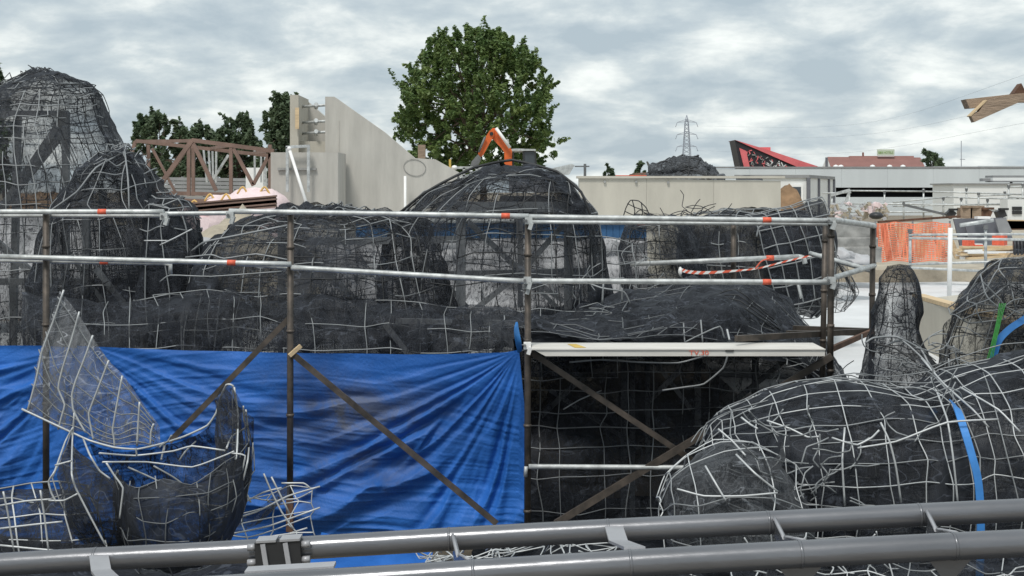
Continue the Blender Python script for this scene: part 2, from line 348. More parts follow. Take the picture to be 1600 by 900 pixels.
def net_on(parent, S, cover, crumple=.05, seed=0, m='net', thin=(), up=2, name='shade_net', holes=()):
    nv, nu = S.shape[0] * up, S.shape[1] * up
    G = np.stack([crv(S[:, j], nv) for j in range(S.shape[1])], 1); G = np.stack([crv(G[i], nu) for i in range(nv)])
    n = normals(G)
    D = crumple * (.8 * ridge(G * 1.9, seed, 3) + .55 * fbm(G * np.array((4.5, 4.5, 2.2)), seed + 9, 3) + .42 * ridge(G * np.array((5.5, 5.5, 1.8)), seed + 15, 2))
    G2 = G + n * D[..., None]
    cv = np.full(G.shape[:2], float(cover)) + .16 * fbm(G * .9, seed + 21, 3)
    pxx = 800 + G[..., 0] / G[..., 1] * F; pyy = HY - (G[..., 2] - CZ) / G[..., 1] * F
    for x, y, rx, ry, d in thin:                      # where the crew left the net single, torn or doubled
        q = ((pxx - x) / rx) ** 2 + ((pyy - y) / ry) ** 2
        cv = cv + d * np.exp(-q * q)
    return MB().grid(G2).build(name, M[m], parent, attrs={'cover': np.clip(cv, .03, 1.4)})
def wires_on(parent, S, du=.22, dv=.22, r=.006, jit=.02, m='wire', seed=0, off=.03, skip=.04, trunc=.12, fu=(0, 1), fv=(0, 1), name='wire_bar', n=5):
    rg = np.random.default_rng(seed + 100)
    lu = np.linalg.norm(np.diff(S, axis=1), axis=-1).sum(1).max(); lv = np.linalg.norm(np.diff(S, axis=0), axis=-1).sum(0).max()
    ku, kv = max(2, int(round(lu / du)) + 1), max(2, int(round(lv / dv)) + 1)
    G = np.stack([crv(S[:, j], kv) for j in range(S.shape[1])], 1); G = np.stack([crv(G[i], ku) for i in range(kv)])
    G = G + normals(G) * off + rg.normal(0, jit, G.shape) * np.array((1, .7, 1)) + .9 * jit * 2 * fbm(G * .8, seed, 2)[..., None]
    r = r * (.74 if G[..., 1].mean() < 9.7 else .86)
    def run(line):
        k = len(line)
        if k < 2 or rg.random() < skip: return
        a_, b_ = 0, k
        if rg.random() < trunc: a_ = rg.integers(0, max(1, k // 4))
        if rg.random() < trunc: b_ = k - rg.integers(0, max(1, k // 4))
        if b_ - a_ < 2: return
        MB().tube(kinky(line[a_:b_]), r * rg.uniform(.85, 1.15), n).build(name, M['wire' if m == 'wire_b' and rg.random() < .3 else m], parent)
    for i in range(int(fv[0] * (kv - 1)), int(fv[1] * (kv - 1)) + 1): run(G[i])
    sp = np.linalg.norm(np.diff(G, axis=1), axis=-1)                 # where the bars would crowd together they stop short
    for j in range(int(fu[0] * (ku - 1)), int(fu[1] * (ku - 1)) + 1):
        st = 1 if j % 2 else 2 if j % 4 == 2 else 4 if j % 8 == 4 else 9
        okr = np.nonzero(sp[:, min(j, ku - 2)] * st > .6 * du)[0]
        if len(okr) > 1: run(G[okr[0]:okr[-1] + 1, j])
def kinky(q):
    k = (len(q) - 1) * 4 + 1; t = np.linspace(0, len(q) - 1, k); lin = np.stack([np.interp(t, np.arange(len(q)), q[:, c_]) for c_ in range(3)], 1)
    return .45 * crv(q, k) + .55 * lin
def wire(parent, pts, Yd=None, r=.007, m='wire_b', kink=False, name='wire_bar', n=6):
    r = r * (.74 if (Yd or pts[0][-1]) < 9.7 else .86)
    q = np.array([P(*p) if len(p) == 3 else P(p[0], p[1], Yd) for p in pts])
    MB().tube(kinky(q), r, n).build(name, M[m], parent)
def tangle(parent, n, box, Yr, ln, r=.006, m='wire', seed=0):
    rg = np.random.default_rng(seed)
    for _ in range(n):
        x, y, Yy = rg.uniform(box[0], box[2]), rg.uniform(box[1], box[3]), rg.uniform(*Yr); an = rg.uniform(0, 2 * math.pi); q = []
        for k in range(5):
            q.append(P(x, y, Yy)); x += math.cos(an) * ln / 4; y += math.sin(an) * ln / 4 * .7; an += rg.normal(0, .5); Yy += rg.normal(0, .03)
        MB().tube(kinky(np.array(q)), r * .8, 5).build('wire_bar', M[m], parent)
def beam(parent, p, q, s=.07, m='frame', name='frame_post'): MB().bar(P(*p), P(*q), s, s).build(name, M[m], parent)

exec_sections = []
# == tall cage at far left
c = thing('rock_cage', 'tall see-through netted wire cage rising against the sky at the far left', 'rock cage', P(90, 550, 15))
S = ring([(113, 50, 74, 15, .10), (119, 44, 96, 15, .25), (127, 28, 116, 15, .4), (135, 8, 138, 15, .6), (150, -12, 150, 15, .75), (178, -30, 158, 15, .9), (205, -40, 166, 15, 1), (240, -50, 190, 15, 1.1), (275, -60, 215, 15, 1.2), (330, -70, 240, 15, 1.3), (420, -80, 262, 15, 1.4), (560, -80, 275, 15, 1.4)], 72, 46, .05, 3)
net_on(c, S, .50, .035, 3, thin=[(75, 118, 60, 14, .28), (25, 150, 45, 30, .22), (140, 175, 30, 40, .06), (165, 180, 14, 60, .35), (90, 400, 75, 60, -.22), (130, 240, 45, 60, -.12), (30, 260, 30, 70, .22), (100, 500, 200, 50, .35)])
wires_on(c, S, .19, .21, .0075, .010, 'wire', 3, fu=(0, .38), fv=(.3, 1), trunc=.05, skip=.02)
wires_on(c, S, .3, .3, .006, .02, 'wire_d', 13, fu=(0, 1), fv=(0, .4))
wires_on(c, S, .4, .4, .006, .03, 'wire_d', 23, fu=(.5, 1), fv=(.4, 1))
for p, q in (((103, 175, 15.1), (103, 560, 15.1)), ((28, 175, 15.4), (20, 560, 15.4)), ((103, 180, 15.1), (0, 330, 15.2)), ((0, 178, 15.3), (105, 178, 15.1)), ((0, 330, 15.6), (100, 205, 15.6)), ((160, 300, 15.8), (160, 560, 15.8)), ((0, 440, 15), (250, 440, 15)), ((-60, 330, 14.9), (100, 470, 14.9))):
    beam(c, p, q, .075)
# == hump beside it
c = thing('rock_cage', 'rounded dark netted hump just right of the tall far-left cage', 'rock cage', P(200, 550, 13.8))
S = ring([(236, 184, 196, 13.8, .1), (243, 168, 207, 13.8, .3), (256, 148, 218, 13.8, .5), (275, 128, 230, 13.8, .6), (300, 108, 240, 13.8, .7), (330, 90, 262, 13.8, .8), (400, 80, 315, 13.8, .9), (470, 70, 330, 13.8, .9), (560, 70, 335, 13.8, .9)], 56, 36, .09, 5)
net_on(c, S, .70, .06, 5, thin=[(225, 310, 25, 60, .3), (165, 300, 35, 35, -.2), (240, 420, 40, 80, .3), (150, 390, 60, 50, -.42), (180, 500, 160, 45, .3)])
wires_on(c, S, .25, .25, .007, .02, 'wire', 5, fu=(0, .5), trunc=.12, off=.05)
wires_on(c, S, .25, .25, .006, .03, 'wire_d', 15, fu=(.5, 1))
wire(c, [(75, 332, 13.2), (120, 300, 13.1), (150, 262, 13.2), (195, 237, 13.6)], r=.012, m='wire')
wire(c, [(195, 237, 13.5), (200, 280, 13.1), (202, 330, 13)], r=.010, m='wire')
beam(c, (135, 300, 13.9), (135, 560, 13.9)); beam(c, (70, 340, 13.9), (160, 470, 13.9), .04, 'wire'); beam(c, (225, 380, 13.4), (225, 560, 13.4))
# small dark bundle behind the top rail
c = thing('rock_cage', 'small slumped black netted cage behind the top rail beside the pink bags', 'rock cage', P(270, 340, 13.2))
S = ring([(306, 255, 268, 13.2, .1), (314, 240, 290, 13.2, .3), (326, 232, 302, 13.2, .35), (350, 230, 308, 13.2, .4), (420, 225, 318, 13.2, .45), (500, 222, 322, 13.2, .45)], 40, 22, .05, 8)
net_on(c, S, .8, .05, 8); wires_on(c, S, .22, .2, .008, .02, 'wire', 8, fu=(0, .5))
wire(c, [(250, 383, 12.6), (275, 371, 12.6), (300, 358, 12.6)], r=.010); wire(c, [(225, 376, 12.6), (250, 376, 12.6), (262, 376, 12.6)], r=.008)

# == long low cage, centre left
c = thing('rock_cage', 'long low black netted cage in front of the sloping concrete wall', 'rock cage', P(470, 560, 13))
S = ring([(318, 480, 528, 13.2, .1), (323, 455, 560, 13.2, .3), (330, 425, 590, 13.2, .5), (340, 390, 630, 13.2, .6), (350, 345, 665, 13.2, .75), (375, 318, 680, 13.1, .85), (420, 305, 690, 13, .95), (480, 290, 700, 13, 1), (560, 285, 705, 13, 1)], 76, 34, .09, 7)
net_on(c, S, .80, .07, 7, thin=[(620, 400, 60, 50, -.42), (400, 380, 60, 30, -.28), (560, 350, 60, 25, -.2), (460, 420, 80, 40, .2), (350, 430, 60, 80, .2), (640, 470, 40, 25, -.25), (480, 510, 220, 40, .25)])
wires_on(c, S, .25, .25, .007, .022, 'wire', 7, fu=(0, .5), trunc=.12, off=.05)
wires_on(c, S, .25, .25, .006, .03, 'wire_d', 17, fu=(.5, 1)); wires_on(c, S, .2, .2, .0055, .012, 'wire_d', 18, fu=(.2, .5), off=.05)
wire(c, [(300, 392, 12.2), (320, 378, 12.1), (370, 368, 12.1), (450, 352, 12.1)], r=.012, m='wire')
wire(c, [(290, 402, 12.1), (330, 398, 12), (350, 404, 12), (400, 397, 12), (455, 407, 12)], r=.009, m='wire')
wire(c, [(250, 440, 12), (266, 430, 12), (330, 432, 12), (440, 424, 12)], r=.008, m='wire')
for p, q in (((635, 350, 13), (635, 560, 13)), ((440, 350, 13.1), (440, 560, 13.1)), ((460, 378, 12.9), (720, 374, 12.9)), ((440, 500, 12.7), (700, 498, 12.7)), ((460, 380, 12.8), (610, 520, 12.8)), ((600, 545, 12.7), (650, 490, 12.7)), ((330, 470, 12.6), (640, 515, 12.6)), ((300, 490, 12.8), (480, 490, 12.8))):
    beam(c, p, q)
band = sheet([[(40, 470, 12.4), (180, 478, 12.2), (320, 462, 12.2), (460, 470, 12.1), (600, 482, 12.1), (740, 488, 12.1), (830, 492, 12.0), (960, 498, 12.1)], [(40, 510, 12.1), (180, 515, 11.9), (320, 505, 11.9), (460, 508, 11.8), (600, 514, 11.8), (740, 518, 11.8), (830, 522, 11.8), (960, 522, 11.9)], [(40, 590, 12.0), (180, 590, 11.8), (320, 590, 11.8), (460, 590, 11.7), (600, 590, 11.7), (740, 590, 11.7), (830, 590, 11.7), (960, 590, 11.9)]], 90, 18)
net_on(c, band, .74, .06, 37, thin=[(160, 500, 60, 25, -.15), (690, 500, 60, 16, -.3), (560, 530, 120, 25, .15)]); wires_on(c, band, .24, .22, .0055, .015, 'wire', 37, off=.05, trunc=.2, skip=.12)
for p, q in (((395, 497, 12.15), (815, 505, 12.15)), ((470, 556, 12.1), (530, 505, 12.1)), ((640, 556, 12.1), (600, 505, 12.1)), ((690, 556, 12.1), (745, 505, 12.1)), ((820, 556, 12.1), (770, 508, 12.1)), ((150, 420, 13.6), (250, 545, 13.4))): beam(c, p, q, .05)
# == centre mound
c = thing('rock_cage', 'big domed black netted mound in the middle below the orange digger', 'rock cage', P(780, 560, 13.4))
S = ring([(259, 788, 822, 13.4, .1), (262, 768, 842, 13.4, .35), (268, 748, 868, 13.4, .55), (275, 712, 898, 13.4, .75), (292, 676, 912, 13.4, .9), (312, 650, 921, 13.4, 1), (335, 622, 928, 13.4, 1.1), (375, 610, 936, 13.4, 1.15), (430, 600, 942, 13.4, 1.2), (500, 598, 948, 13.4, 1.2), (560, 596, 950, 13.4, 1.2)], 84, 44, .10, 9)
net_on(c, S, .66, .05, 9, thin=[(800, 258, 110, 22, .42), (900, 300, 28, 50, .35), (690, 310, 40, 30, .15), (800, 310, 70, 20, -.22), (720, 400, 110, 32, -.20), (880, 390, 45, 45, -.18), (860, 345, 70, 14, .1), (740, 465, 70, 24, -.22), (800, 525, 200, 40, .4), (640, 450, 40, 60, -.2), (820, 440, 80, 18, .2)])
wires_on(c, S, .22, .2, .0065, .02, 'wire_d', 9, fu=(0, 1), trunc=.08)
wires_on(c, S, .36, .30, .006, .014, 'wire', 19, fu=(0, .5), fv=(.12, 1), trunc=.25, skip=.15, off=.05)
wire(c, [(625, 332, 12.9), (660, 304, 12.8), (690, 286, 12.8), (740, 262, 12.9), (800, 250, 13.1), (870, 268, 12.9), (908, 300, 12.8), (926, 345, 12.8)], r=.016, m='wire_d')
for p, q, s_ in (((720, 335, 12.9), (720, 560, 12.9), .095), ((888, 330, 12.9), (888, 560, 12.9), .085), ((715, 323, 12.8), (895, 323, 12.8), .10), ((730, 345, 13), (815, 425, 13), .055), ((815, 425, 13), (890, 340, 13), .055), ((728, 495, 13), (815, 425, 13), .055), ((815, 425, 13), (880, 470, 13), .05), ((655, 425, 13.2), (655, 560, 13.2), .07), ((813, 330, 13.9), (813, 480, 13.9), .06), ((600, 500, 12.8), (905, 500, 12.8), .10), ((640, 380, 13.1), (730, 480, 13.1), .045), ((640, 520, 12.8), (690, 556, 12.8), .06), ((770, 556, 12.8), (800, 520, 12.8), .06), ((926, 360, 13.4), (926, 560, 13.4), .07), ((700, 430, 13.9), (930, 425, 13.9), .09)):
    beam(c, p, q, s_)

# == right-hand draped cage below the platform
c = thing('rock_cage', 'wide netted cage draped in black behind the white platform board', 'rock cage', P(1060, 820, 12))
top = sheet([[(815, 520, 14.3), (900, 505, 14.3), (1000, 480, 14.3), (1090, 462, 14.3), (1160, 452, 14.3), (1210, 470, 14.2), (1260, 515, 14), (1320, 600, 13.8)],
             [(815, 500, 13.4), (900, 488, 13.4), (1000, 466, 13.4), (1080, 452, 13.4), (1165, 442, 13.4), (1215, 470, 13.4), (1262, 520, 13.2), (1325, 610, 13)],
             [(815, 505, 12.4), (890, 496, 12.2), (960, 488, 12.1), (1050, 480, 12.1), (1150, 468, 12.2), (1210, 496, 12.3), (1265, 535, 12.5), (1335, 640, 12.5)],
             [(815, 520, 11.6), (880, 512, 11.4), (960, 522, 11.3), (1060, 508, 11.4), (1130, 500, 11.5), (1200, 520, 11.8), (1260, 550, 12.1), (1340, 680, 12.1)],
             [(815, 530, 11.3), (870, 524, 11.2), (960, 536, 11.1), (1020, 526, 11.2), (1110, 532, 11.3), (1200, 545, 11.6), (1255, 570, 11.9), (1340, 720, 11.8)]], 48, 24)
top += .05 * fbm(top * 1.6, 31, 3)[..., None]
net_on(c, top, .74, .055, 31, up=3)
wires_on(c, top, .26, .3, .006, .010, 'wire_m', 31, trunc=.2, off=.035, skip=.08)
net_on(c, top - np.array((0, 0, .10)), 1.3, .03, 32)  # unseen inner net layer, added to keep daylight out of the cage
front = sheet([[(815, 528, 11.4), (900, 530, 11.3), (1000, 530, 11.4), (1120, 532, 11.5), (1220, 550, 11.8), (1300, 590, 11.9)],
               [(815, 560, 11.9), (900, 565, 11.9), (1000, 565, 12), (1120, 565, 12), (1220, 575, 12.1), (1315, 610, 12)],
               [(815, 640, 12.1), (900, 645, 12), (1000, 645, 12.1), (1120, 640, 12.1), (1220, 640, 12.1), (1330, 660, 12)],
               [(815, 720, 11.9), (900, 720, 11.8), (1000, 722, 11.9), (1120, 722, 11.9), (1220, 722, 11.9), (1340, 722, 11.9)],
               [(815, 850, 11.8), (900, 850, 11.8), (1000, 852, 11.8), (1120, 850, 11.8), (1220, 850, 11.8), (1340, 850, 11.8)]], 50, 34)
net_on(c, front, .78, .03, 33, thin=[(920, 600, 90, 45, -.2), (1230, 590, 60, 40, -.15), (900, 720, 120, 90, .25), (1080, 700, 120, 60, .2)])
wires_on(c, front, .225, .25, .006, .014, 'wire', 33, trunc=.06, off=.06)
back = sheet([[(800, 500, 14.3), (1060, 470, 14.3), (1330, 600, 14)], [(800, 640, 14.3), (1060, 640, 14.3), (1340, 680, 14)], [(800, 860, 14.3), (1060, 860, 14.3), (1350, 860, 14)]], 20, 16)
net_on(c, back, 1.4, .05, 35)
side = sheet([[(812, 520, 14.3), (812, 522, 12.6), (812, 530, 11.4)], [(812, 700, 14.3), (812, 700, 12.6), (812, 700, 11.9)], [(812, 860, 14.3), (812, 860, 12.6), (812, 860, 11.9)]], 14, 12)
net_on(c, side, 1.3, .04, 36)
for p, q, s_ in (((975, 560, 12.5), (975, 860, 12.5), .06), ((988, 560, 12.5), (988, 860, 12.5), .05), ((1012, 560, 12.4), (1012, 740, 12.4), .045), ((1090, 560, 12.6), (1090, 860, 12.6), .06), ((1180, 560, 12.6), (1180, 860, 12.6), .06), ((930, 570, 12.3), (845, 650, 12.3), .05), ((1080, 560, 12.3), (1010, 630, 12.3), .05), ((1020, 560, 12.4), (1080, 640, 12.4), .045), ((870, 480, 12.9), (830, 440, 12.9), .04), ((860, 610, 12.4), (1000, 700, 12.4), .04), ((1130, 640, 12.5), (1230, 560, 12.5), .045)):
    beam(c, p, q, s_)
wire(c, [(890, 566, 11.4), (940, 562, 11.3), (1000, 566, 11.3), (1060, 567, 11.3), (1105, 555, 11.3)], r=.010, m='wire')
wire(c, [(1138, 552, 11.3), (1130, 575, 11.3), (1100, 600, 11.3), (1070, 605, 11.3), (1035, 610, 11.3)], r=.010, m='wire')
wire(c, [(1070, 535, 11.1), (1090, 525, 11.1), (1125, 510, 11.1), (1132, 530, 11.1)], r=.009, m='wire')
wire(c, [(1095, 500, 11.3), (1098, 535, 11.2)], r=.009, m='wire'); wire(c, [(1068, 505, 11.3), (1070, 535, 11.2)], r=.008, m='wire'); wire(c, [(1136, 515, 11.3), (1140, 532, 11.2)], r=.011, m='wire_b')
wire(c, [(880, 640, 11.6), (905, 625, 11.6), (940, 610, 11.6)], r=.007, m='wire'); tangle(c, 16, (1190, 560, 1290, 640), (11.7, 12.1), 60, .006, 'wire', 4)
tangle(c, 12, (830, 440, 1010, 500), (11.6, 12.2), 60, .006, 'wire', 5)
wire(c, [(905, 437, 11.8), (940, 450, 11.7), (975, 456, 11.7), (985, 475, 11.7)], r=.010, m='wire'); wire(c, [(943, 440, 11.7), (941, 475, 11.7)], r=.011, m='wire'); wire(c, [(972, 450, 11.7), (972, 472, 11.7)], r=.010, m='wire')
for k in range(6): wire(c, [(1095 + 6 * k, 470 - 4 * (k % 3), 12), (1150 + 3 * k, 452 + 9 * k, 11.8), (1210 + 5 * k, 500 + 8 * k, 11.9)], r=.007, m='wire_d')

# == mesh ladder fragment and mesh curtains behind
c = thing('rock_cage', 'pale mesh panels hanging over black net behind the barrier tape', 'rock cage', P(1180, 470, 17.5))
S = ring([(333, 1100, 1270, 17.8, .15), (338, 1072, 1282, 17.8, .4), (350, 1062, 1288, 17.8, .8), (400, 1062, 1295, 17.8, .9), (450, 1085, 1295, 17.8, .9), (480, 1120, 1270, 17.8, .7)], 60, 26, .05, 41)
net_on(c, S, 1.1, .05, 41, thin=[(1120, 340, 60, 18, -.45), (1100, 330, 30, 20, -.3)]); wires_on(c, S, .235, .235, .0085, .012, 'wire', 41, fu=(0, .5), trunc=.03, skip=0, off=.07)
S = sheet([[(1165, 342, 16.8), (1225, 330, 16.8), (1283, 312, 16.9)], [(1180, 350, 16.6), (1230, 338, 16.6), (1290, 322, 16.7)], [(1195, 410, 16.5), (1250, 398, 16.5), (1302, 382, 16.6)], [(1215, 480, 16.6), (1262, 470, 16.6), (1300, 458, 16.7)]], 16, 20)
net_on(c, S, 1.0, .02, 42, up=1); wires_on(c, S, .205, .205, .009, .006, 'wire', 42, skip=0, trunc=0, off=.05)
wire(c, [(1245, 437, 16.3), (1252, 466, 16.3)], r=.02, m='galv'); wire(c, [(1182, 370, 16.4), (1186, 355, 16.4), (1200, 350, 16.4)], r=.014, m='wire')
tangle(c, 14, (1060, 315, 1130, 350), (17, 17.6), 50, .007, 'wire_d', 6)
c = thing('rock_cage', 'narrow black netted hump under the top rail left of the hanging mesh panels', 'rock cage', P(1030, 470, 16))
S = ring([(341, 1010, 1045, 16, .1), (350, 995, 1062, 16, .3), (370, 982, 1076, 16, .45), (400, 975, 1085, 16, .5), (440, 975, 1095, 16, .55), (500, 975, 1095, 16, .55)], 40, 22, .05, 44)
net_on(c, S, .62, .06, 44, thin=[(1060, 370, 25, 60, .25), (1005, 400, 22, 30, -.35)]); wires_on(c, S, .22, .22, .006, .025, 'wire_d', 44)
wires_on(c, S, .4, .4, .006, .025, 'wire', 45, fu=(0, .5), trunc=.3)
c = thing('rock_cage', 'open loop of bent wires with no net in front of the pale concrete wall', 'rock cage', P(995, 345, 16.5))
for q in ([(972, 345), (978, 325), (985, 313), (998, 314), (1010, 325), (1018, 345)], [(980, 318), (995, 325), (1012, 330)], [(976, 330), (990, 336), (1000, 328), (1014, 337)], [(988, 313), (992, 330), (988, 345)], [(1002, 316), (1004, 332), (1000, 345)]):
    wire(c, q, 16.5, .008, 'wire_d')
wire(c, [(1080, 332), (1088, 318), (1094, 311)], 16.5, .007, 'wire_d'); wire(c, [(1093, 335), (1098, 326), (1102, 322)], 16.5, .007, 'wire_d'); wire(c, [(1062, 342), (1068, 328), (1085, 336), (1090, 342)], 16.5, .008, 'wire_d')
c = thing('rock_cage', 'pale ladder-like mesh panels over black net right of the centre mound', 'rock cage', P(960, 470, 14.5))
S = sheet([[(925, 372, 14.5), (950, 374, 14.4), (982, 384, 14.5)], [(925, 410, 14.5), (952, 415, 14.3), (985, 418, 14.4)], [(922, 470, 14.5), (950, 470, 14.3), (988, 470, 14.4)]], 12, 14)
net_on(c, S, .52, .04, 46); wires_on(c, S, .17, .2, .009, .012, 'wire', 46, trunc=0, off=.06)
tangle(c, 10, (925, 372, 1010, 470), (14, 14.4), 50, .006, 'wire', 47)
c = thing('rock_cage', 'small pale half-open wire basket sitting on the white slab right of the scaffold corner', 'rock cage', P(1315, 475, 17))
S = ring([(398, 1288, 1302, 17, .1), (415, 1284, 1318, 17, .3), (440, 1282, 1334, 17, .4), (460, 1284, 1336, 17, .4), (476, 1290, 1318, 17, .3)], 32, 16, .03, 48)
net_on(c, S, .16, .03, 48, thin=[(1290, 440, 10, 40, .3)]); wires_on(c, S, .2, .17, .006, .02, 'galv_d', 48)
wire(c, [(1300, 395, 16.8), (1318, 425, 16.7), (1335, 458, 16.7)], r=.02, m='black')

# == spire and right-hand rocks
c = thing('rock_cage', 'tall slim pointed black netted spire standing before the white slab', 'rock cage', P(1405, 640, 10.2))
S = ring([(414, 1401, 1409, 10.2, .03), (421, 1396, 1414, 10.2, .08), (434, 1391, 1419, 10.2, .12), (460, 1387, 1424, 10.2, .16), (500, 1382, 1430, 10.2, .2), (530, 1376, 1437, 10.2, .23), (560, 1366, 1454, 10.2, .3), (600, 1352, 1478, 10.2, .38), (660, 1342, 1498, 10.2, .4)], 44, 40, .045, 51)
net_on(c, S, .66, .045, 51, thin=[(1402, 416, 14, 8, .4), (1384, 480, 6, 50, .35), (1428, 480, 7, 60, .35), (1410, 500, 10, 60, .2), (1400, 455, 14, 26, -.22), (1390, 500, 8, 40, -.1), (1410, 570, 50, 30, .12)])
wires_on(c, S, .16, .24, .0042, .010, 'wire_d', 51, off=.01)
wire(c, [(1352, 536, 9.7), (1365, 528, 9.7), (1400, 526, 9.6), (1438, 545, 9.6), (1452, 570, 9.5), (1480, 620, 9.4)], r=.010, m='wire'); wire(c, [(1362, 535, 9.7), (1400, 545, 9.6), (1430, 565, 9.5)], r=.009, m='wire_d')
wire(c, [(1370, 545, 9.7), (1410, 532, 9.6), (1460, 580, 9.4), (1490, 640, 9.2)], r=.009, m='wire'); tangle(c, 26, (1365, 535, 1470, 610), (9.5, 10), 55, .006, 'wire', 52)
c = thing('rock_cage', 'black netted boulder cage with green and blue straps at the right edge', 'rock cage', P(1600, 600, 10.6))
S = ring([(404, 1590, 1640, 10.6, .1), (412, 1565, 1670, 10.6, .3), (432, 1545, 1690, 10.6, .5), (465, 1515, 1710, 10.6, .6), (500, 1494, 1720, 10.6, .7), (530, 1484, 1720, 10.6, .7), (575, 1482, 1720, 10.6, .7), (640, 1482, 1720, 10.6, .7)], 56, 30, .06, 55)
net_on(c, S, .55, .06, 55, thin=[(1510, 530, 26, 40, -.42), (1580, 460, 50, 30, .15), (1590, 540, 50, 40, .35)])
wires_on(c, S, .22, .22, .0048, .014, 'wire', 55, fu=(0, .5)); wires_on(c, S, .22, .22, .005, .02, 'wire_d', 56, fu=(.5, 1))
fl = sheet([[(1488, 478, 10.2), (1530, 440, 10.1), (1575, 402, 10.1), (1640, 395, 10.1)], [(1500, 490, 9.9), (1545, 470, 9.8), (1590, 440, 9.8), (1650, 430, 9.8)], [(1520, 490, 9.9), (1560, 490, 9.8), (1600, 480, 9.8), (1660, 470, 9.8)]], 20, 12)
net_on(c, fl, .48, .05, 57); wires_on(c, fl, .2, .16, .006, .02, 'wire', 57)
for q in ([(1535, 440), (1560, 465), (1572, 480), (1600, 492)], [(1490, 540), (1498, 575), (1500, 620)], [(1482, 560), (1486, 600), (1496, 610)], [(1525, 575), (1530, 600), (1535, 620)]): wire(c, q, 9.7, .007, 'wire')

# == big foreground cage, right
c = thing('rock_cage', 'big barrel-shaped netted wire cage lying in the right foreground', 'rock cage', P(1400, 880, 8.6))
S = barrel([(1108, 700, 770, 8.7, .10), (1122, 668, 800, 8.7, .25), (1150, 645, 830, 8.7, .42), (1190, 626, 860, 8.6, .55), (1250, 608, 880, 8.6, .65), (1320, 598, 890, 8.6, .7), (1390, 606, 890, 8.6, .72), (1440, 612, 890, 8.6, .72), (1490, 588, 895, 8.6, .76), (1550, 568, 900, 8.6, .8), (1620, 556, 905, 8.6, .82), (1720, 560, 905, 8.6, .8), (1820, 585, 905, 8.6, .72), (1900, 640, 905, 8.6, .5), (1940, 730, 900, 8.6, .2)], 44, 76, .05, 61)
net_on(c, S, .98, .035, 61, thin=[(1160, 670, 60, 50, -.12), (1420, 630, 60, 26, -.35), (1540, 620, 90, 30, .1), (1480, 740, 150, 60, .15)])
wires_on(c, S, .20, .165, .0058, .010, 'wire_b', 61, off=.055, trunc=.04, skip=.01)
wires_on(c, S, .34, .4, .006, .03, 'wire', 62, off=.07, trunc=.3, skip=.5, fu=(0, .7))
for q in ([(1122, 670, 7.95), (1145, 690, 7.9), (1165, 712, 7.8)], [(1158, 652, 8), (1172, 663, 7.95), (1184, 670, 7.9)], [(1198, 657, 7.95), (1235, 670, 7.9), (1262, 683, 7.85), (1280, 682, 7.8)], [(1300, 684, 7.8), (1318, 690, 7.75), (1340, 695, 7.75), (1362, 684, 7.75), (1374, 672, 7.75)], [(1376, 660, 7.75), (1390, 690, 7.7), (1400, 730, 7.68), (1408, 785, 7.7)], [(1320, 668, 7.8), (1316, 720, 7.7), (1320, 790, 7.7)],
          [(1440, 560, 8.4), (1475, 600, 8.1), (1520, 640, 7.8), (1545, 668, 7.75)], [(1500, 605, 8), (1560, 640, 7.8), (1594, 675, 7.7)], [(1455, 590, 8.2), (1480, 655, 7.8), (1490, 720, 7.7), (1497, 790, 7.7)], [(1340, 700, 7.7), (1400, 690, 7.7), (1480, 660, 7.7), (1560, 655, 7.7)]):
    wire(c, q, r=.0085)
tangle(c, 26, (1215, 660, 1330, 790), (7.6, 7.95), 80, .006, 'wire', 63); tangle(c, 8, (1400, 600, 1480, 690), (7.9, 8.3), 80, .006, 'wire', 64)
MB().grid(sheet([[(1192, 720, 7.6), (1215, 712, 7.6), (1222, 690, 7.6)], [(1195, 735, 7.62), (1212, 745, 7.6), (1228, 715, 7.6)]], 8, 5)).build('torn_scrap', M['net_l'], c, attrs={'cover': np.full(40, .8)})
c = thing('rock_cage', 'small rounded netted lump at the left end of the barrel cage', 'rock cage', P(1160, 880, 8))
S = barrel([(1044, 785, 830, 8, .08), (1054, 755, 860, 8, .18), (1075, 735, 880, 8, .3), (1110, 715, 890, 8, .42), (1150, 702, 900, 8, .48), (1190, 712, 900, 8, .46), (1225, 738, 900, 8, .38), (1250, 785, 890, 8, .22)], 40, 34, .04, 65)
net_on(c, S, .72, .025, 65, m='net_l', thin=[(1150, 760, 80, 50, -.05)]); wires_on(c, S, .19, .17, .006, .010, 'wire_b', 65, off=.06, trunc=.04)
for q in ([(1058, 764, 7.6), (1100, 775, 7.55), (1160, 775, 7.5), (1215, 770, 7.5)], [(1102, 728, 7.65), (1118, 755, 7.55), (1134, 782, 7.5)], [(1150, 710, 7.65), (1180, 740, 7.5), (1215, 768, 7.5)]): wire(c, q, r=.0085)

# == foreground basket, left
c = thing('wire_basket', 'torn wire and net basket with an upright pale panel before the blue tarp', 'wire basket', P(250, 870, 8.4))
bars = [[(99.6, 453), (84, 500), (66, 548), (56, 595), (43, 642)], [(124, 487), (112, 530), (97, 578), (91, 607), (101, 632), (96, 652), (91, 671)], [(145, 524), (132, 560), (118, 596), (112.6, 616), (114, 639), (123, 658), (134, 676)],
        [(170, 563), (154, 605), (138.6, 646), (142, 668), (146, 688)], [(191, 587), (183, 630), (176, 671), (178, 685), (179, 698)], [(218, 628), (216, 660), (214, 697)], [(240, 662), (236, 675), (235, 697)]]
pan = sheet([[(q[0], q[1], 8.5) for q in b_] for b_ in [bars[0], bars[1], bars[2], bars[3], bars[4], bars[5]]] + [[(246, 668, 8.5), (247, 685, 8.5), (248, 702, 8.5)]], 22, 30)
pan[..., 1] += .10 * fbm(pan * 1.3, 71, 2)
net_on(c, pan, .62, .015, 71, m='net_p', up=2, thin=[(80, 620, 50, 40, .16)])
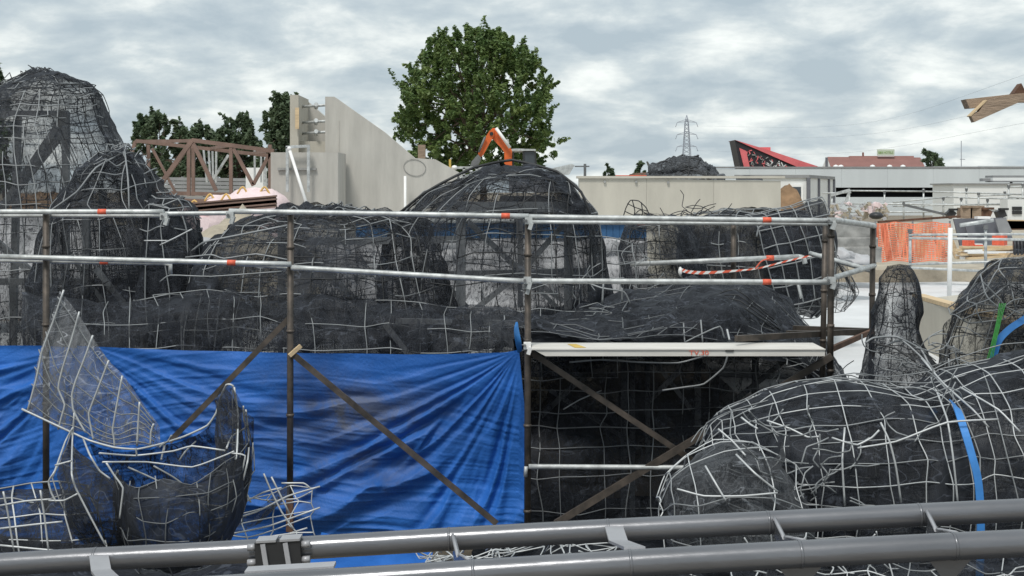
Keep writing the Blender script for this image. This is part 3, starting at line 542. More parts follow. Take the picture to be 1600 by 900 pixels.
for b_ in bars: wire(c, [(x, y, 8.42) for x, y in b_], r=.009, m='wire_b')
for k in range(1, 21, 3): MB().tube(crv(pan[::4, k] + np.array((0, -.02, 0)), 24), .0042, 5).build('wire_bar', M['wire'], c)
wire(c, [(34, 639, 8.42), (89, 665, 8.4), (139, 688, 8.4), (178, 699, 8.35), (214, 702, 8.3), (250, 694, 8.25), (288, 682, 8.2), (324, 665, 8.2), (338, 645, 8.2), (345, 620, 8.2), (354, 601, 8.2), (364, 603, 8.2), (368, 630, 8.25), (370, 680, 8.3), (366, 740, 8.3)], r=.010)
bk = sheet([[(140, 690, 8.6), (180, 702, 8.7), (215, 704, 8.7), (250, 697, 8.7), (290, 685, 8.65), (325, 667, 8.5), (345, 622, 8.35), (356, 602, 8.3), (384, 640, 8.2)], [(150, 715, 8.7), (185, 725, 8.75), (215, 728, 8.75), (250, 724, 8.75), (290, 716, 8.7), (330, 704, 8.6), (350, 690, 8.5), (370, 680, 8.4), (387, 690, 8.2)], [(155, 750, 8.7), (190, 756, 8.8), (220, 760, 8.8), (250, 760, 8.8), (290, 756, 8.7), (330, 750, 8.6), (350, 745, 8.5), (370, 740, 8.4), (386, 735, 8.2)]], 40, 16)
net_on(c, bk, .78, .03, 72, thin=[(250, 720, 80, 16, .2)])
fr = sheet([[(188, 735, 8.2), (200, 748, 7.9), (222, 764, 7.75), (255, 750, 7.7), (300, 762, 7.7), (338, 732, 7.8), (365, 715, 7.9), (385, 692, 8.1)], [(186, 780, 8.15), (200, 790, 7.85), (225, 795, 7.68), (260, 797, 7.62), (300, 795, 7.62), (338, 785, 7.72), (362, 770, 7.85), (386, 745, 8.1)], [(190, 825, 8.15), (205, 838, 7.9), (228, 848, 7.72), (260, 852, 7.66), (300, 850, 7.66), (330, 838, 7.76), (352, 820, 7.9), (372, 795, 8.1)], [(205, 870, 8.2), (220, 885, 8), (240, 890, 7.9), (265, 892, 7.85), (295, 890, 7.85), (318, 880, 7.95), (335, 865, 8), (350, 850, 8.1)]], 40, 26)
net_on(c, fr, 1.2, .03, 73); wires_on(c, fr, .17, .15, .005, .012, 'wire_m', 73, off=.03)
wires_on(c, fr, .3, .25, .0045, .015, 'wire', 74, off=.035, trunc=.2, skip=.3)
lf = sheet([[(116, 672, 8.3), (100, 700, 8.2), (88, 740, 8.1)], [(122, 700, 8.25), (110, 745, 8.05), (98, 790, 8)], [(150, 725, 8.15), (140, 790, 7.95), (120, 840, 8)], [(180, 755, 8.1), (178, 810, 7.95), (160, 870, 8.05)], [(200, 760, 8.1), (204, 815, 8), (210, 870, 8.1)]], 18, 24)
net_on(c, lf, 1.15, .03, 75); wires_on(c, lf, .2, .16, .0055, .012, 'wire', 75, trunc=.15, off=.04)
for q in ([(116, 645), (113, 690), (112, 740), (118, 762), (140, 805), (165, 852)], [(114, 668), (102, 690), (86, 735), (76, 752), (80, 770), (88, 785)], [(76, 782), (100, 782), (122, 771)], [(86, 727), (112, 720)], [(130, 685), (140, 710), (155, 735), (172, 748)], [(166, 723), (178, 742), (192, 762), (190, 785), (187, 810)],
          [(380, 634), (381, 655), (384, 668), (362, 682), (354, 700)], [(362, 708), (383, 712), (377, 740), (372, 752), (340, 768), (306, 782), (320, 788), (352, 792)], [(366, 605), (372, 650), (370, 710), (362, 760), (354, 790)], [(384, 640), (389, 690), (387, 720), (380, 750)], [(360, 790), (366, 740), (372, 690)],
          [(160, 722), (230, 722), (300, 730), (350, 712), (366, 705)], [(155, 708), (210, 712), (270, 705), (300, 697), (352, 704)], [(240, 728), (270, 745), (290, 760), (316, 786), (322, 800)], [(200, 730), (240, 748), (262, 760), (300, 775)], [(252, 718), (258, 690), (256, 704)], [(280, 720), (290, 705), (306, 690)], [(320, 745), (345, 735), (360, 725)], [(212, 700), (214, 712)], [(250, 697), (262, 690), (268, 680)]):
    wire(c, [(x, y, 7.72 if x < 200 and y > 700 else 7.9 if y > 690 else 8.15) for x, y in q], r=.008, m='wire_b' if q[0][0] < 190 or q[0][0] > 340 else 'wire')
rv = sheet([[(344, 625, 8.25), (362, 603, 8.2), (384, 640, 8.15), (388, 660, 8.15)], [(352, 690, 8.2), (364, 690, 8.1), (378, 695, 8.1), (389, 700, 8.15)], [(346, 770, 8.1), (356, 775, 8), (370, 765, 8), (386, 740, 8.1)]], 16, 24)
net_on(c, rv, .72, .04, 76); wires_on(c, rv, .12, .3, .005, .012, 'wire', 76)
# mesh mats either side of the basket
c = thing('mesh_mat', 'flat white wire grid over black net at the lower left corner', 'mesh mat', P(80, 870, 8.1))
S = sheet([[(-60, 778, 8.3), (10, 768, 8.3), (60, 764, 8.3), (130, 770, 8.3)], [(-60, 820, 8.1), (12, 815, 8.1), (70, 812, 8.1), (150, 812, 8.1)], [(-60, 885, 8), (20, 880, 8), (80, 880, 8), (170, 880, 8)]], 18, 14)
net_on(c, S, 1.1, .03, 77); wires_on(c, S, .20, .16, .008, .012, 'wire_b', 77, trunc=.05, skip=0)
for q in ([(0, 790), (40, 783), (80, 780)], [(0, 826), (50, 820), (98, 815)], [(5, 768), (12, 800), (22, 862)], [(63, 766), (70, 810), (76, 862)], [(0, 852), (60, 858), (110, 862)]): wire(c, q, 7.9, .009)
c = thing('mesh_mat', 'heap of loose white wire mats lying right of the torn basket', 'mesh mat', P(420, 870, 8.3))
S = sheet([[(345, 800, 8.6), (400, 775, 8.7), (455, 760, 8.7), (500, 765, 8.7)], [(340, 830, 8.3), (400, 815, 8.3), (450, 805, 8.4), (490, 800, 8.4)], [(340, 872, 8), (400, 868, 8), (450, 862, 8), (490, 855, 8)]], 18, 14)
wires_on(c, S, .16, .13, .006, .02, 'wire_b', 78, trunc=.3); net_on(c, sheet([[(350, 830, 8.4), (400, 800, 8.45), (456, 755, 8.5)], [(355, 850, 8.3), (405, 818, 8.35), (452, 780, 8.4)]], 14, 6), .8, .02, 79)
for q in ([(412, 740), (424, 768), (440, 800), (460, 828)], [(340, 818), (400, 800), (450, 775), (500, 760)], [(352, 836), (420, 822), (500, 793)], [(440, 755), (474, 755), (484, 762)], [(350, 855), (430, 840), (480, 825)], [(380, 760), (392, 785)], [(424, 745), (452, 802)], [(355, 800), (410, 770), (440, 762)]): wire(c, q, 8.2, .008)

# ---------------------------------------------------------------- blue tarpaulin
def tarp(name, label, x0, x1, top, bot, ca, cb, Yb, seed, nf=40, extra=None):
    nx, ny = int((x1 - x0) / 1.6), 190
    u, v = np.meshgrid(np.linspace(0, 1, nx), np.linspace(0, 1, ny)); px = x0 + (x1 - x0) * u
    yt = np.interp(px, *zip(*top)); yb = np.interp(px, *zip(*bot)); py = yt + (yb - yt) * v
    t1 = np.arctan2(py - ca[1], px - ca[0] + 1e-3); t2 = np.arctan2(py - cb[1], cb[0] - px + 1e-3)
    r1, r2 = np.hypot(px - ca[0], py - ca[1]), np.hypot(px - cb[0], py - cb[1])
    q = np.stack([px / 130, py / 130, px * 0 + seed], -1)
    sw = t1 + t2
    def fold(ph, p_=1.0): return 1 - 2 * np.abs(np.sin(ph)) ** p_
    def env(t, r, k): return np.clip(.35 + 1.1 * vnoise(np.stack([t * 7, r / 190, px * 0], -1), k), 0, 1.1)
    def mixf(ph): return .6 * fold(ph, .9) + .5 * np.sin(ph * 2)
    qR, qL = t2 + .55 * np.clip(t1, 0, 1.5), t1 + .4 * np.clip(t2, 0, 1.5)
    pR = qR * nf * .46 + 1.5 * fbm(np.stack([t2 * 6, r2 / 210, px * 0], -1), seed + 5, 3); pL = qL * nf * .38 + 1.5 * fbm(np.stack([t1 * 6, r1 / 210, px * 0], -1), seed + 6, 3)
    fanR = mixf(pR) * np.clip(r2 / 240, .03, 1) * np.exp(-(r2 / 520) ** 4) * .052 * (.3 + env(t2, r2, seed + 3)) * smooth(t2, .12, .3)
    fanL = mixf(pL) * np.clip(r1 / 240, .03, 1) * np.exp(-(r1 / 340) ** 3) * .042 * (.2 + env(t1, r1, seed + 4))
    sag = fold(sw * 7.5 + 1.4 * fbm(q * .8, seed + 9, 3), 1.1) * .055 * np.exp(-((px - (ca[0] + cb[0]) / 2) / (.36 * (cb[0] - ca[0]))) ** 4) * smooth(v, .3, .8)
    wr = py + 26 * vnoise(q * .7, seed + 13) - .0010 * (px - 470) ** 2 * (1 - v)
    crease = .010 * ridge(np.stack([px / 300, wr / 14, px * 0 + seed], -1), seed + 11, 3) * (.3 + .7 * smooth(v, .02, .3)) * (1 - .75 * np.exp(-(r2 / 260) ** 2))
    d = fanR + fanL + sag + crease + .05 * fbm(q * .7, seed + 7, 2) + .006 * fbm(q * 4, seed + 8, 2)
    Yy = Yb - d + .0
    G = np.stack([(px - 800) / F * Yb, Yy, CZ + (HY - py) / F * Yb], -1)
    dirt = np.zeros_like(px)
    for x, y, rx, ry, s_ in extra or (): dirt = np.maximum(dirt, s_ * np.exp(-((px - x) / rx) ** 2 - ((py - y) / ry) ** 2))
    b = MB().grid(G); o = b.build(name, M['tarp'], None, P((x0 + x1) / 2, 860, Yb), attrs={'dirt': dirt})
    return tag(o, label, 'tarpaulin')
tarp('tarpaulin', 'blue tarpaulin hung behind the scaffold with folds fanning from its top right corner', 118, 826, [(118, 541), (300, 549), (450, 552), (640, 554), (790, 550), (811, 546), (826, 700)],
     [(118, 850), (400, 858), (600, 848), (740, 842), (826, 838)], (128, 538), (812, 545), 10.85, 3, 46, [(540, 650, 130, 60, 1.0), (560, 720, 90, 50, .9), (480, 600, 90, 40, .5), (470, 760, 80, 60, .45), (330, 640, 80, 60, .3)])
tarp('tarpaulin', 'blue tarpaulin at the far left edge behind the torn basket panel', -300, 132, [(-300, 541), (-60, 541), (60, 541), (132, 545)], [(-300, 840), (0, 835), (132, 850)], (-290, 520), (122, 540), 10.95, 9, 34, [(-40, 700, 60, 60, .4)])
px_, v_ = np.meshgrid(np.linspace(470, 665, 40), np.linspace(0, 1, 14)); yy_ = 10.2 - 2.1 * v_
G = np.stack([(px_ - 800) / F * 9.2, yy_, .62 + .05 * fbm(np.stack([px_ / 40, yy_ * 3, px_ * 0], -1), 4, 3) - .1 * v_ + .14 * np.sin(px_ / 60.0) * .3], -1)
tag(MB().grid(G).build('tarpaulin', M['tarp'], None, (-1.1, 9, .5), attrs={'dirt': np.zeros(G.shape[:2])}), 'crumpled end of blue tarpaulin lying below the grey track rails', 'tarpaulin')
rb = sheet([[(806, 503, 10.6), (809, 503, 10.6)], [(803, 515, 10.55), (811, 516, 10.6)], [(805, 535, 10.6), (815, 536, 10.6)], [(809, 552, 10.7), (816, 548, 10.7)]], 5, 14)
tag(MB().grid(rb).build('tarpaulin_tail', M['strap'], None, P(810, 550, 10.6)), 'knotted blue tail sticking up above the tarpaulin corner', 'tarpaulin tail')

# ---------------------------------------------------------------- front scaffold
YS = 10.5
c = thing('scaffold', 'brown and galvanised tube scaffold frame in front of the netted cages', 'scaffold', P(824, 880, YS))
def post(px, y0, y1, Yd=YS, r=.027, px2=None, m='post'):
    o = MB().cyl(P(px, y0, Yd), P(px2 or px, y1, Yd), r, 12).build('upright', M[m], c)
    for k in np.linspace(.12, .9, 4):
        pt = P(px, y0, Yd) * (1 - k) + P(px2 or px, y1, Yd) * k
        MB().cyl(pt - np.array((0, 0, .012)), pt + np.array((0, 0, .012)), r * 1.22, 12).build('joint_ring', M['post'], o)
    return o
def rail(p, q, name='guard_rail', r=.022, m='galv', bands=(), bend=None):
    p, q = P(*p), P(*q); pts = [p, q]
    if bend is not None: pts = list(pts) + [P(*bend)]
    o = MB().tube(crv(pts, 12) if bend is None else np.vstack([crv([p, q], 6), [.5 * q + .5 * P(*bend) + np.array((.03, 0, .03))], [P(*bend)]]), r, 12).build(name, M[m], c)
    for b_ in bands:
        t = (b_ - (p[0] / p[1] * F + 800)) / ((q[0] / q[1] * F) - (p[0] / p[1] * F)); ctr = p * (1 - t) + q * t; d = (q - p) / np.linalg.norm(q - p) * .035
        MB().cyl(ctr - d, ctr + d, r * 1.06, 12).build('painted_band', M['red_paint'], o)
    return o
post(72, 328, 800); post(454, 326, 830, px2=453); post(825, 336, 850, px2=824); post(1299, 336, 606, px2=1297); post(1290, 340, 640, 11.3, .026, px2=1284); post(1364, 350, 640, 11.9, .027, px2=1361)
rail((-40, 331, YS - .05), (256, 331, YS - .05), bands=(160,)); rail((-40, 337, YS + .05), (258, 337, YS + .05), r=.016)
rail((256, 334, YS - .03), (362, 333, YS - .03), r=.018); rail((358, 330, YS - .05), (826, 338, YS - .05), bands=(765, 790)[1:])
rail((826, 339, YS - .05), (1300, 345, YS - .05), bands=(1198,)); rail((830, 347, YS + .7), (1296, 350, YS + .7), r=.017)
rail((1296, 343, YS), (1366, 353, 11.9), r=.026)
rail((0, 401, YS - .06), (455, 413, YS - .06), 'mid_rail', bands=(362,)); rail((-40, 406, YS + .05), (255, 411, YS + .05), 'mid_rail', .019, bands=(163,), bend=(266, 428, YS + .05)); rail((360, 412, YS + .06), (470, 419, YS + .06), 'mid_rail', .017)
rail((455, 418, YS - .05), (826, 440, YS - .05), 'mid_rail'); rail((815, 439, YS - .08), (1296, 441, YS - .08), 'mid_rail', bands=(1198,))
rail((1266, 396, 12.6), (1362, 423, 11.9), 'mid_rail', .024); rail((1290, 438, YS), (1366, 415, 11.9), 'mid_rail', .024)
rail((826, 729, YS - .05), (1110, 731, YS - .05), 'low_rail', .021)
MB().cyl(P(822, 729, YS - .06), P(821, 745, YS - .06), .016).build('coupler', M['galv'], c)
for x, y, Yd in ((826, 345, YS - .08), (824, 438, YS - .09), (822, 446, YS - .05), (1299, 438, YS - .06), (1299, 345, YS - .03), (360, 336, YS - .07), (257, 338, YS - .05), (824, 540, YS - .06)):
    o = MB().box(P(x, y, Yd), (.06, .06, .055)).box(P(x + 3, y + 8, Yd - .02), (.032, .05, .06), Matrix.Rotation(.3, 3, 'Y')).build('coupler', M['galv'] if x != 824 or y < 500 else M['white'], c)
    MB().cyl(P(x - 4, y, Yd - .07), P(x - 4, y, Yd - .02), .012, 8).build('bolt', M['galv_d'], o)
def brace(p, q, wd=.045, ht=.03, m='post'): MB().bar(P(*p), P(*q), wd, ht, (0, 1, 0)).build('diagonal_brace', M[m], c)
brace((452, 497, YS + .05), (265, 690, YS + .05)); brace((456, 552, YS - .03), (776, 818, YS - .03)); brace((1300, 556, YS - .05), (868, 818, YS - .05), .055); brace((826, 548, YS + .04), (1095, 728, YS + .04)); 
brace((1240, 513, 11.6), (1362, 517, 11.9), .05); brace((1150, 529, YS), (1362, 517, 11.9), .05); brace((1300, 545, YS), (1364, 517, 11.9), .045, m='rust'); brace((1230, 520, 11.3), (1366, 521, 11.95), .04)
MB().bar(P(452, 556, YS - .06), P(470, 540, YS - .02), .03, .03).build('wooden_wedge', M['pine'], c)
MB().bar(P(72, 735, YS), P(72, 790, YS), .03, .03).build('base_jack', M['rust'], c); MB().bar(P(453, 780, YS - .02), P(453, 830, YS - .02), .055, .055).build('base_jack', M['rust'], c)
c = thing('platform_board', 'long white scaffold deck board with red mark beneath the mid rail', 'scaffold board', P(1060, 556, 10.3))
x0, x1 = PX(831, 10.3), PX(1289, 10.3); zt, zb = PZ(545, 10.3), PZ(556.5, 10.3)
MB().prism([(x0, 10.3, zt), (x1, 10.3, zt), (x1, 10.3, zb), (x0 + .11, 10.3, zb)], (0, .42, 0)).build('deck', M['deck'], c)
MB().box(((x0 + x1) / 2, 10.296, zt - .004), (x1 - x0 + .004, .012, .010)).build('edge_lip', M['deck'], c)
MB().box((PX(1140, 10.29), 10.296, PZ(548, 10.29)), (.065, .012, .012)).build('slot', M['black'], c)
lettering('red_lettering', 'TV.30', .062, .001, M['red_paint'], c, (PX(1092, 10.3), 10.294, zb + .010), (1.05, .85, 1))
o = MB().prism([(x0 + .35, 10.36, zt + .002), (x0 + .44, 10.36, zt + .002), (x0 + .37, 10.6, zt + .002), (x0 + .3, 10.6, zt + .002)], (0, 0, .002)).build('scrape', M['yellow'], c)
# second scaffold behind
c = thing('scaffold', 'thin back row of scaffold rails in front of the hanging mesh panels', 'scaffold', P(1146, 440, 15.5))
MB().cyl(P(1146, 345, 15.5), P(1146, 470, 15.5), .034).build('upright', M['post'], c)
for p, q, b_ in (((905, 347), (1290, 349), 1002), ((985, 413), (1248, 401), 1203)):
    MB().cyl(P(*p, 15.4), P(*q, 15.4), .030).build('guard_rail', M['galv'], c); t = (b_ - p[0]) / (q[0] - p[0])
    MB().cyl(P(b_ - 6, p[1] + (q[1] - p[1]) * t, 15.4), P(b_ + 6, p[1] + (q[1] - p[1]) * t, 15.4), .032).build('painted_band', M['red_paint'], c)
MB().tube(crv([P(1246, 401, 15.4), P(1255, 403, 15.4), P(1258, 412, 15.4)], 8), .03).build('guard_rail', M['galv'], c)
# barrier tape
c = thing('barrier_tape', 'red and white striped barrier tape sagging before the mesh panels', 'barrier tape', P(1170, 420, 15))
ln = crv([P(*q, 15.0) for q in ((1062, 421), (1078, 425), (1105, 426), (1150, 423), (1185, 419), (1225, 409), (1260, 401), (1296, 396))], 61); hw = np.interp(np.arange(61), [0, 16, 30, 60], [.022, .018, .010, .011])
b = MB()
for k in range(60):
    t_ = ln[k + 1] - ln[k]; sl = t_ / np.linalg.norm(t_) * .02; up = np.array((0, .004, 1.0))
    b.add([ln[k] - up * hw[k] - sl, ln[k + 1] - up * hw[k + 1] - sl, ln[k + 1] + up * hw[k + 1] + sl, ln[k] + up * hw[k] + sl], [(0, 1, 2, 3)], k // 2 % 2)
b.build('tape', [M['white'], M['red_paint']], c)
MB().tube(crv([P(1180, 420, 14.98), P(1190, 408, 14.98), P(1202, 404, 14.98)], 8), .008).build('tape_tail', M['red_paint'], c)
wp = MB(); wp.ball(P(1063, 424, 15), (.025, .03, .06), 10, 0, .6, 3).build('tape_knot', M['white'], c)

# ---------------------------------------------------------------- foreground coaster track
YA, YB = 6.0, 5.05
c = thing('coaster_track', 'pair of grey steel coaster track tubes crossing the foreground', 'track', P(800, 900, 5.5))
up_l = [P(x, y, YA) for x, y in ((-900, 938), (-260, 897), (-60, 886), (100, 876), (300, 866), (500, 854.5), (700, 842.5), (900, 831.5), (1100, 821.5), (1300, 811.5), (1500, 801.5), (1700, 792.5), (1900, 785), (2400, 768), (2900, 755))]
lo_l = [P(x, y, YB) for x, y in ((-900, 1000), (-300, 955), (100, 935), (400, 917), (600, 905), (800, 892), (1000, 879.5), (1200, 868.5), (1400, 858), (1600, 848.5), (1800, 840), (2400, 818), (2900, 804))]
UP, LO = crv(up_l, 140), crv(lo_l, 140)
MB().tube(UP, .0535, 24).build('rail', M['track'], c); MB().tube(LO, .0535, 24).build('rail', M['track'], c)
def on(line, px): 
    xx = 800 + line[:, 0] / line[:, 1] * F; return np.array([np.interp(px, xx, line[:, k]) for k in range(3)])
for xa, xb, wide in ((158, 160, 1), (958, 985, 1), (708, 722, 0), (1207, 1250, 0), (1443, 1490, 0)):
    p, q = on(UP, xa), on(LO, xb)
    if wide:
        p1 = p + np.array((0, -.035, .025)); q1 = q + np.array((.02, .03, .052)); mid = p1 * .75 + q1 * .25 + np.array((0, 0, -.045))
        o = MB().bar(p1, mid, .085, .012).bar(mid, q1, .085, .012).build('tie_plate', M['track_l'], c)
        MB().bar(p1 + np.array((0, .03, .004)), p1 - np.array((0, .012, .004)), .10, .012).build('tie_lip', M['track_l'], o)
    else:
        p1 = p + np.array((0, -.04, .03)); q1 = q + np.array((.03, .05, .04)); mid = p1 * .62 + q1 * .38 + np.array((-.005, 0, -.05))
        o = MB().prism([p1, mid, q1, q1 - np.array((0, 0, .10)), mid - np.array((.0, 0, .10)), p1 - np.array((0, 0, .09))], (.012, 0, 0)).build('tie_plate', M['track'], c)
        MB().tube(crv([p1, mid, mid + np.array((.01, 0, 0)), q1], 8), .008, 6).build('tie_lip', M['track_l'], o)
for ln_, xs_ in ((UP, (150, 425, 455, 702, 950, 1200, 1436)), (LO, (740, 985, 1250, 1490))):
    for x in xs_:
        q, d = on(ln_, x), on(ln_, x + 4) - on(ln_, x - 4); d /= np.linalg.norm(d); MB().cyl(q - d * .006, q + d * .006, .0552, 24).build('weld_bead', M['track'], c)
# bolted joint on the upper rail
j = on(UP, 440); d = on(UP, 450) - on(UP, 430); d /= np.linalg.norm(d)
fl_ = MB().bar(j - d * .105 + np.array((0, -.065, -.008)), j + d * .105 + np.array((0, -.065, -.008)), .06, .135).build('joint_block', M['black'], c)
for s_ in (-1, 1):
    MB().bar(j + s_ * d * .055 - d * .046 + np.array((0, -.06, .066)), j + s_ * d * .055 + d * .046 + np.array((0, -.06, .066)), .085, .010).build('cap_plate', M['track_l'], fl_)
    k = j + d * (.052 * s_ - .012) + np.array((0, -.10, 0))
    MB().bar(k + np.array((-.005, 0, .055)), k + np.array((.02, -.015, -.08)), .022, .012, (0, 1, 0)).build('rib', M['track_l'], fl_)
    for zz_ in (.035, -.035):
        bt = j + d * .125 * s_ + np.array((0, -.07, zz_)); MB().cyl(bt - d * .02, bt + d * .02, .017, 6).build('bolt', M['track_l'], fl_)
MB().bar(on(LO, 380) + np.array((0, .06, .05)), on(LO, 520) + np.array((0, .06, .05)), .07, .012).build('tie_plate', M['track_l'], c)
for x in (800 + 1240 - 800, 1475): 
    q = on(LO, x); MB().prism([q + np.array((-.06, .02, -.05)), q + np.array((.12, .02, -.05)), q + np.array((.05, .02, -.13)), q + np.array((0, .02, -.13))], (0, .012, 0)).build('gusset', M['track'], c)

# mesh scraps beneath the track
for i, (x0, x1, y0, y1, lab) in enumerate(((655, 830, 858, 905, 'tangle of wire mesh visible between the track rails below the tarpaulin edge'), (850, 960, 862, 900, 'loose wire ends showing between the track rails right of the tarpaulin'), (1140, 1720, 836, 930, 'flattened wire mats over black net under the barrel cage'))):
    c = thing('mesh_mat', lab, 'mesh mat', P((x0 + x1) / 2, 900, 7.8))
    S = sheet([[(x0, y0 + 6, 8.2), ((x0 + x1) / 2, y0, 8.2), (x1, y0 - (20 if i == 2 else 4), 8.2)], [(x0, y0 + 30, 7.6), ((x0 + x1) / 2, y0 + 28, 7.6), (x1, y0 + 10, 7.6)], [(x0, y1 + 20, 7.0), ((x0 + x1) / 2, y1 + 18, 7), (x1, y1 + 10, 7)]], 24, 12)
    wires_on(c, S, .15, .15, .006, .025, 'wire_b', 80 + i, trunc=.3, skip=.15); tangle(c, 16 + 20 * (i == 2), (x0, y0, x1, y1 + 10), (7, 7.8), 60, .006, 'wire_b', 90 + i)
    if i == 2: net_on(c, S - np.array((0, 0, .08)), .7, .05, 85)
for i, (x0, x1, lab) in enumerate(((-5.5, -1.75, 'black shade netting spread on the ground at the lower left'), (-.35, 5.4, 'black shade netting spread on the ground at the lower right'))):
    gx, gy = np.meshgrid(np.linspace(x0, x1, 40), np.linspace(4.2, 13.4, 50)); gz = .22 + .06 * fbm(np.stack([gx, gy, gx * 0], -1), 5) + .04 * ridge(np.stack([gx * 2, gy * 2, gx * 0], -1), 6)
    o = MB().grid(np.stack([gx, gy, gz], -1)).build('ground_net', M['net'], None, ((x0 + x1) / 2, 8, .1), attrs={'cover': np.full(gx.shape, 1.2)}); tag(o, lab, 'ground net')

# straps
def ribbon(name, label, pts, wd, m, cat):
    ln = crv([P(*q) for q in pts], 40); b = MB(); t_ = np.gradient(ln, axis=0); t_ /= np.linalg.norm(t_, axis=1)[:, None]
    sd = np.cross(t_, np.array((0, -1.0, .25))); sd /= np.linalg.norm(sd, axis=1)[:, None]; nn = np.cross(sd, t_) * .004
    G = np.stack([ln - sd * wd / 2 + nn, ln + sd * wd / 2 + nn, ln + sd * wd / 2 - nn, ln - sd * wd / 2 - nn, ln - sd * wd / 2 + nn], 1)
    return tag(b.grid(G, 0, False).build(name, M[m], None, ln[-1]), label, cat)
ribbon('strap', 'bright blue strap hanging over the front of the barrel cage', [(1488, 628, 8.1), (1496, 640, 7.85), (1506, 670, 7.72), (1518, 710, 7.66), (1528, 750, 7.64), (1532, 800, 7.64), (1532, 850, 7.66), (1530, 920, 7.7)], .046, 'strap', 'strap')
ribbon('strap', 'short blue strap end on the dark barrel top below the spire', [(1462, 640, 8.35), (1454, 650, 8.22), (1448, 662, 8.15)], .04, 'strap', 'strap')
ribbon('strap', 'blue strap curving down the boulder cage at the right edge', [(1640, 470, 9.8), (1600, 499, 9.75), (1580, 512, 9.72), (1562, 530, 9.7), (1554, 552, 9.7), (1550, 572, 9.7)], .05, 'strap', 'strap')
c = thing('rope', 'frayed green rope hanging on the boulder cage at the right edge', 'rope', P(1545, 575, 9.65))
for k in range(4): MB().tube(crv([P(1562 + 3 * k, 474, 9.65), P(1558 + 2 * k, 500, 9.62), P(1550 + 2 * k, 535, 9.6), P(1540 + 3 * k, 570, 9.62)], 14), .0042, 5).build('strand', M['green'], c)

# ---------------------------------------------------------------- mid-ground behind the cages
c = thing('concrete_ramp', 'raw concrete ramp structure with sloping top and open tower end', 'concrete ramp', P(560, 400, 30))
zb = 1.5
def wallp(name, pts, Yd, dep, m='concrete'): return MB().prism([P(x, y, Yd) if y is not None else np.array((PX(x, Yd), Yd, zb)) for x, y in pts], (0, dep, 0)).build(name, M[m], c)
wallp('sloping_wall', [(508, 151), (522, 151), (600, 206), (648, 247), (680, 249), (718, 270), (718, None), (508, None)], 30.0, .35)
wallp('rear_wall', [(460, 153), (474, 153), (512, 186), (512, None), (460, None)], 31.6, .35)
MB().box(((PX(459, 30.9) + PX(477, 30.9)) / 2, 30.9, (PZ(152, 30.9) + zb) / 2), (.2, 1.5, PZ(152, 30.9) - zb)).build('tower_wall', M['concrete_b'], c)
MB().box(((PX(466, 30.9) + PX(524, 30.9)) / 2, 30.85, (PZ(222, 30.9) + zb) / 2), (.7, .9, PZ(222, 30.9) - zb)).build('cross_wall', M['concrete_b'], c)
wallp('front_block', [(423, 238), (528, 238), (528, None), (423, None)], 28.5, 1.35)
for y in (165, 190, 207): 
    o = MB().cyl(P(468, y + 2, 30.8), P(512, y - 1, 30.3), .032).build('spacer_tube', M['galv'], c); MB().cyl(P(494, y - 2, 30.25), P(494, y + 3, 30.5), .05).build('clamp', M['galv'], o)
MB().box((PX(466, 30.2), 30.05, PZ(185, 30.1)), (.09, .02, .5)).build('timber_strip', M['pine'], c)
for x in (530,): MB().box((PX(x, 29.99), 29.995, PZ(262, 30)), (.014, .02, 2.2)).build('joint_strip', M['concrete'], c)
an = np.linspace(0, 2 * math.pi, 40); MB().tube([P(648 + 17 * math.cos(t) + 2 * math.sin(t), 262 + 13 * math.sin(t), 29.985) for t in an], .007, 4).build('painted_ring', M['grey_block'], c)
MB().box((PX(464, 28.45), 28.46, PZ(264, 28.46)), (.86, .06, .05)).build('steel_strip', M['grey_block'], c)
c = thing('steel_prop', 'white tube prop in a grey steel bracket leaning on the concrete block', 'prop', P(478, 320, 28.3))
MB().cyl(P(453, 236, 28.1), P(480, 322, 27.6), .034).build('tube', M['white'], c); fr_ = MB()
for p, q in (((449, 230), (449, 300)), ((482, 230), (482, 300)), ((447, 230), (484, 228))): fr_.bar(P(*p, 28.3), P(*q, 28.3), .06, .06)
fr_.build('bracket', M['galv'], c); MB().ball(P(452, 232, 28.1), .05, 8).build('joint', M['white'], c)
MB_pole = MB().cyl(P(633, 275, 29.7), P(633, 400, 29.7), .032); tag(MB_pole.build('pole', M['white'], None, P(633, 400, 29.7)), 'thin white pole standing against the sloping concrete wall', 'pole')
tag(MB().box(P(659, 237, 32), (.18, .18, .34)).box(P(659, 247, 32), (.05, .05, 3.0 if False else .3)).build('timber_stub', M['wood'], None, P(659, 250, 32)), 'short brown timber stub on top of the sloping concrete wall', 'timber')
c = thing('guard_railing', 'low pale railing with yellow post behind the end of the concrete slope', 'railing', P(725, 300, 36))
for p, q, n_ in (((708, 262), (765, 262), 'rail'), ((708, 275), (765, 275), 'rail'), ((725, 262), (725, 300), 'post'), ((745, 260), (745, 300), 'post')): MB().bar(P(*p, 36), P(*q, 36), .07, .07).build(n_, M['galv'], c)
MB().bar(P(703, 249, 36), P(704, 300, 36), .06, .06).build('post', M['yellow'], c); MB().ball(P(710, 262, 36), (.09, .09, .07), 10).build('post_cap', M['white'], c)
c = thing('concrete_wall', 'long low pale concrete wall right of the centre mound', 'concrete wall', P(1060, 400, 28))
x0 = PX(905, 28)
for k in range(3):
    xa, xb = x0 + k * (PX(1220, 28) - x0) / 3, x0 + (k + 1) * (PX(1220, 28) - x0) / 3
    MB().prism([(xa + .002, 28, 1.4), (xb - .002, 28, 1.4), (xb - .002, 28, PZ(281 + k * 2 - 2, 28)), (xa + .002, 28, PZ(279 + k * 2 - 2, 28))], (0, .4, 0)).build('wall_panel', M['concrete_b'], c)
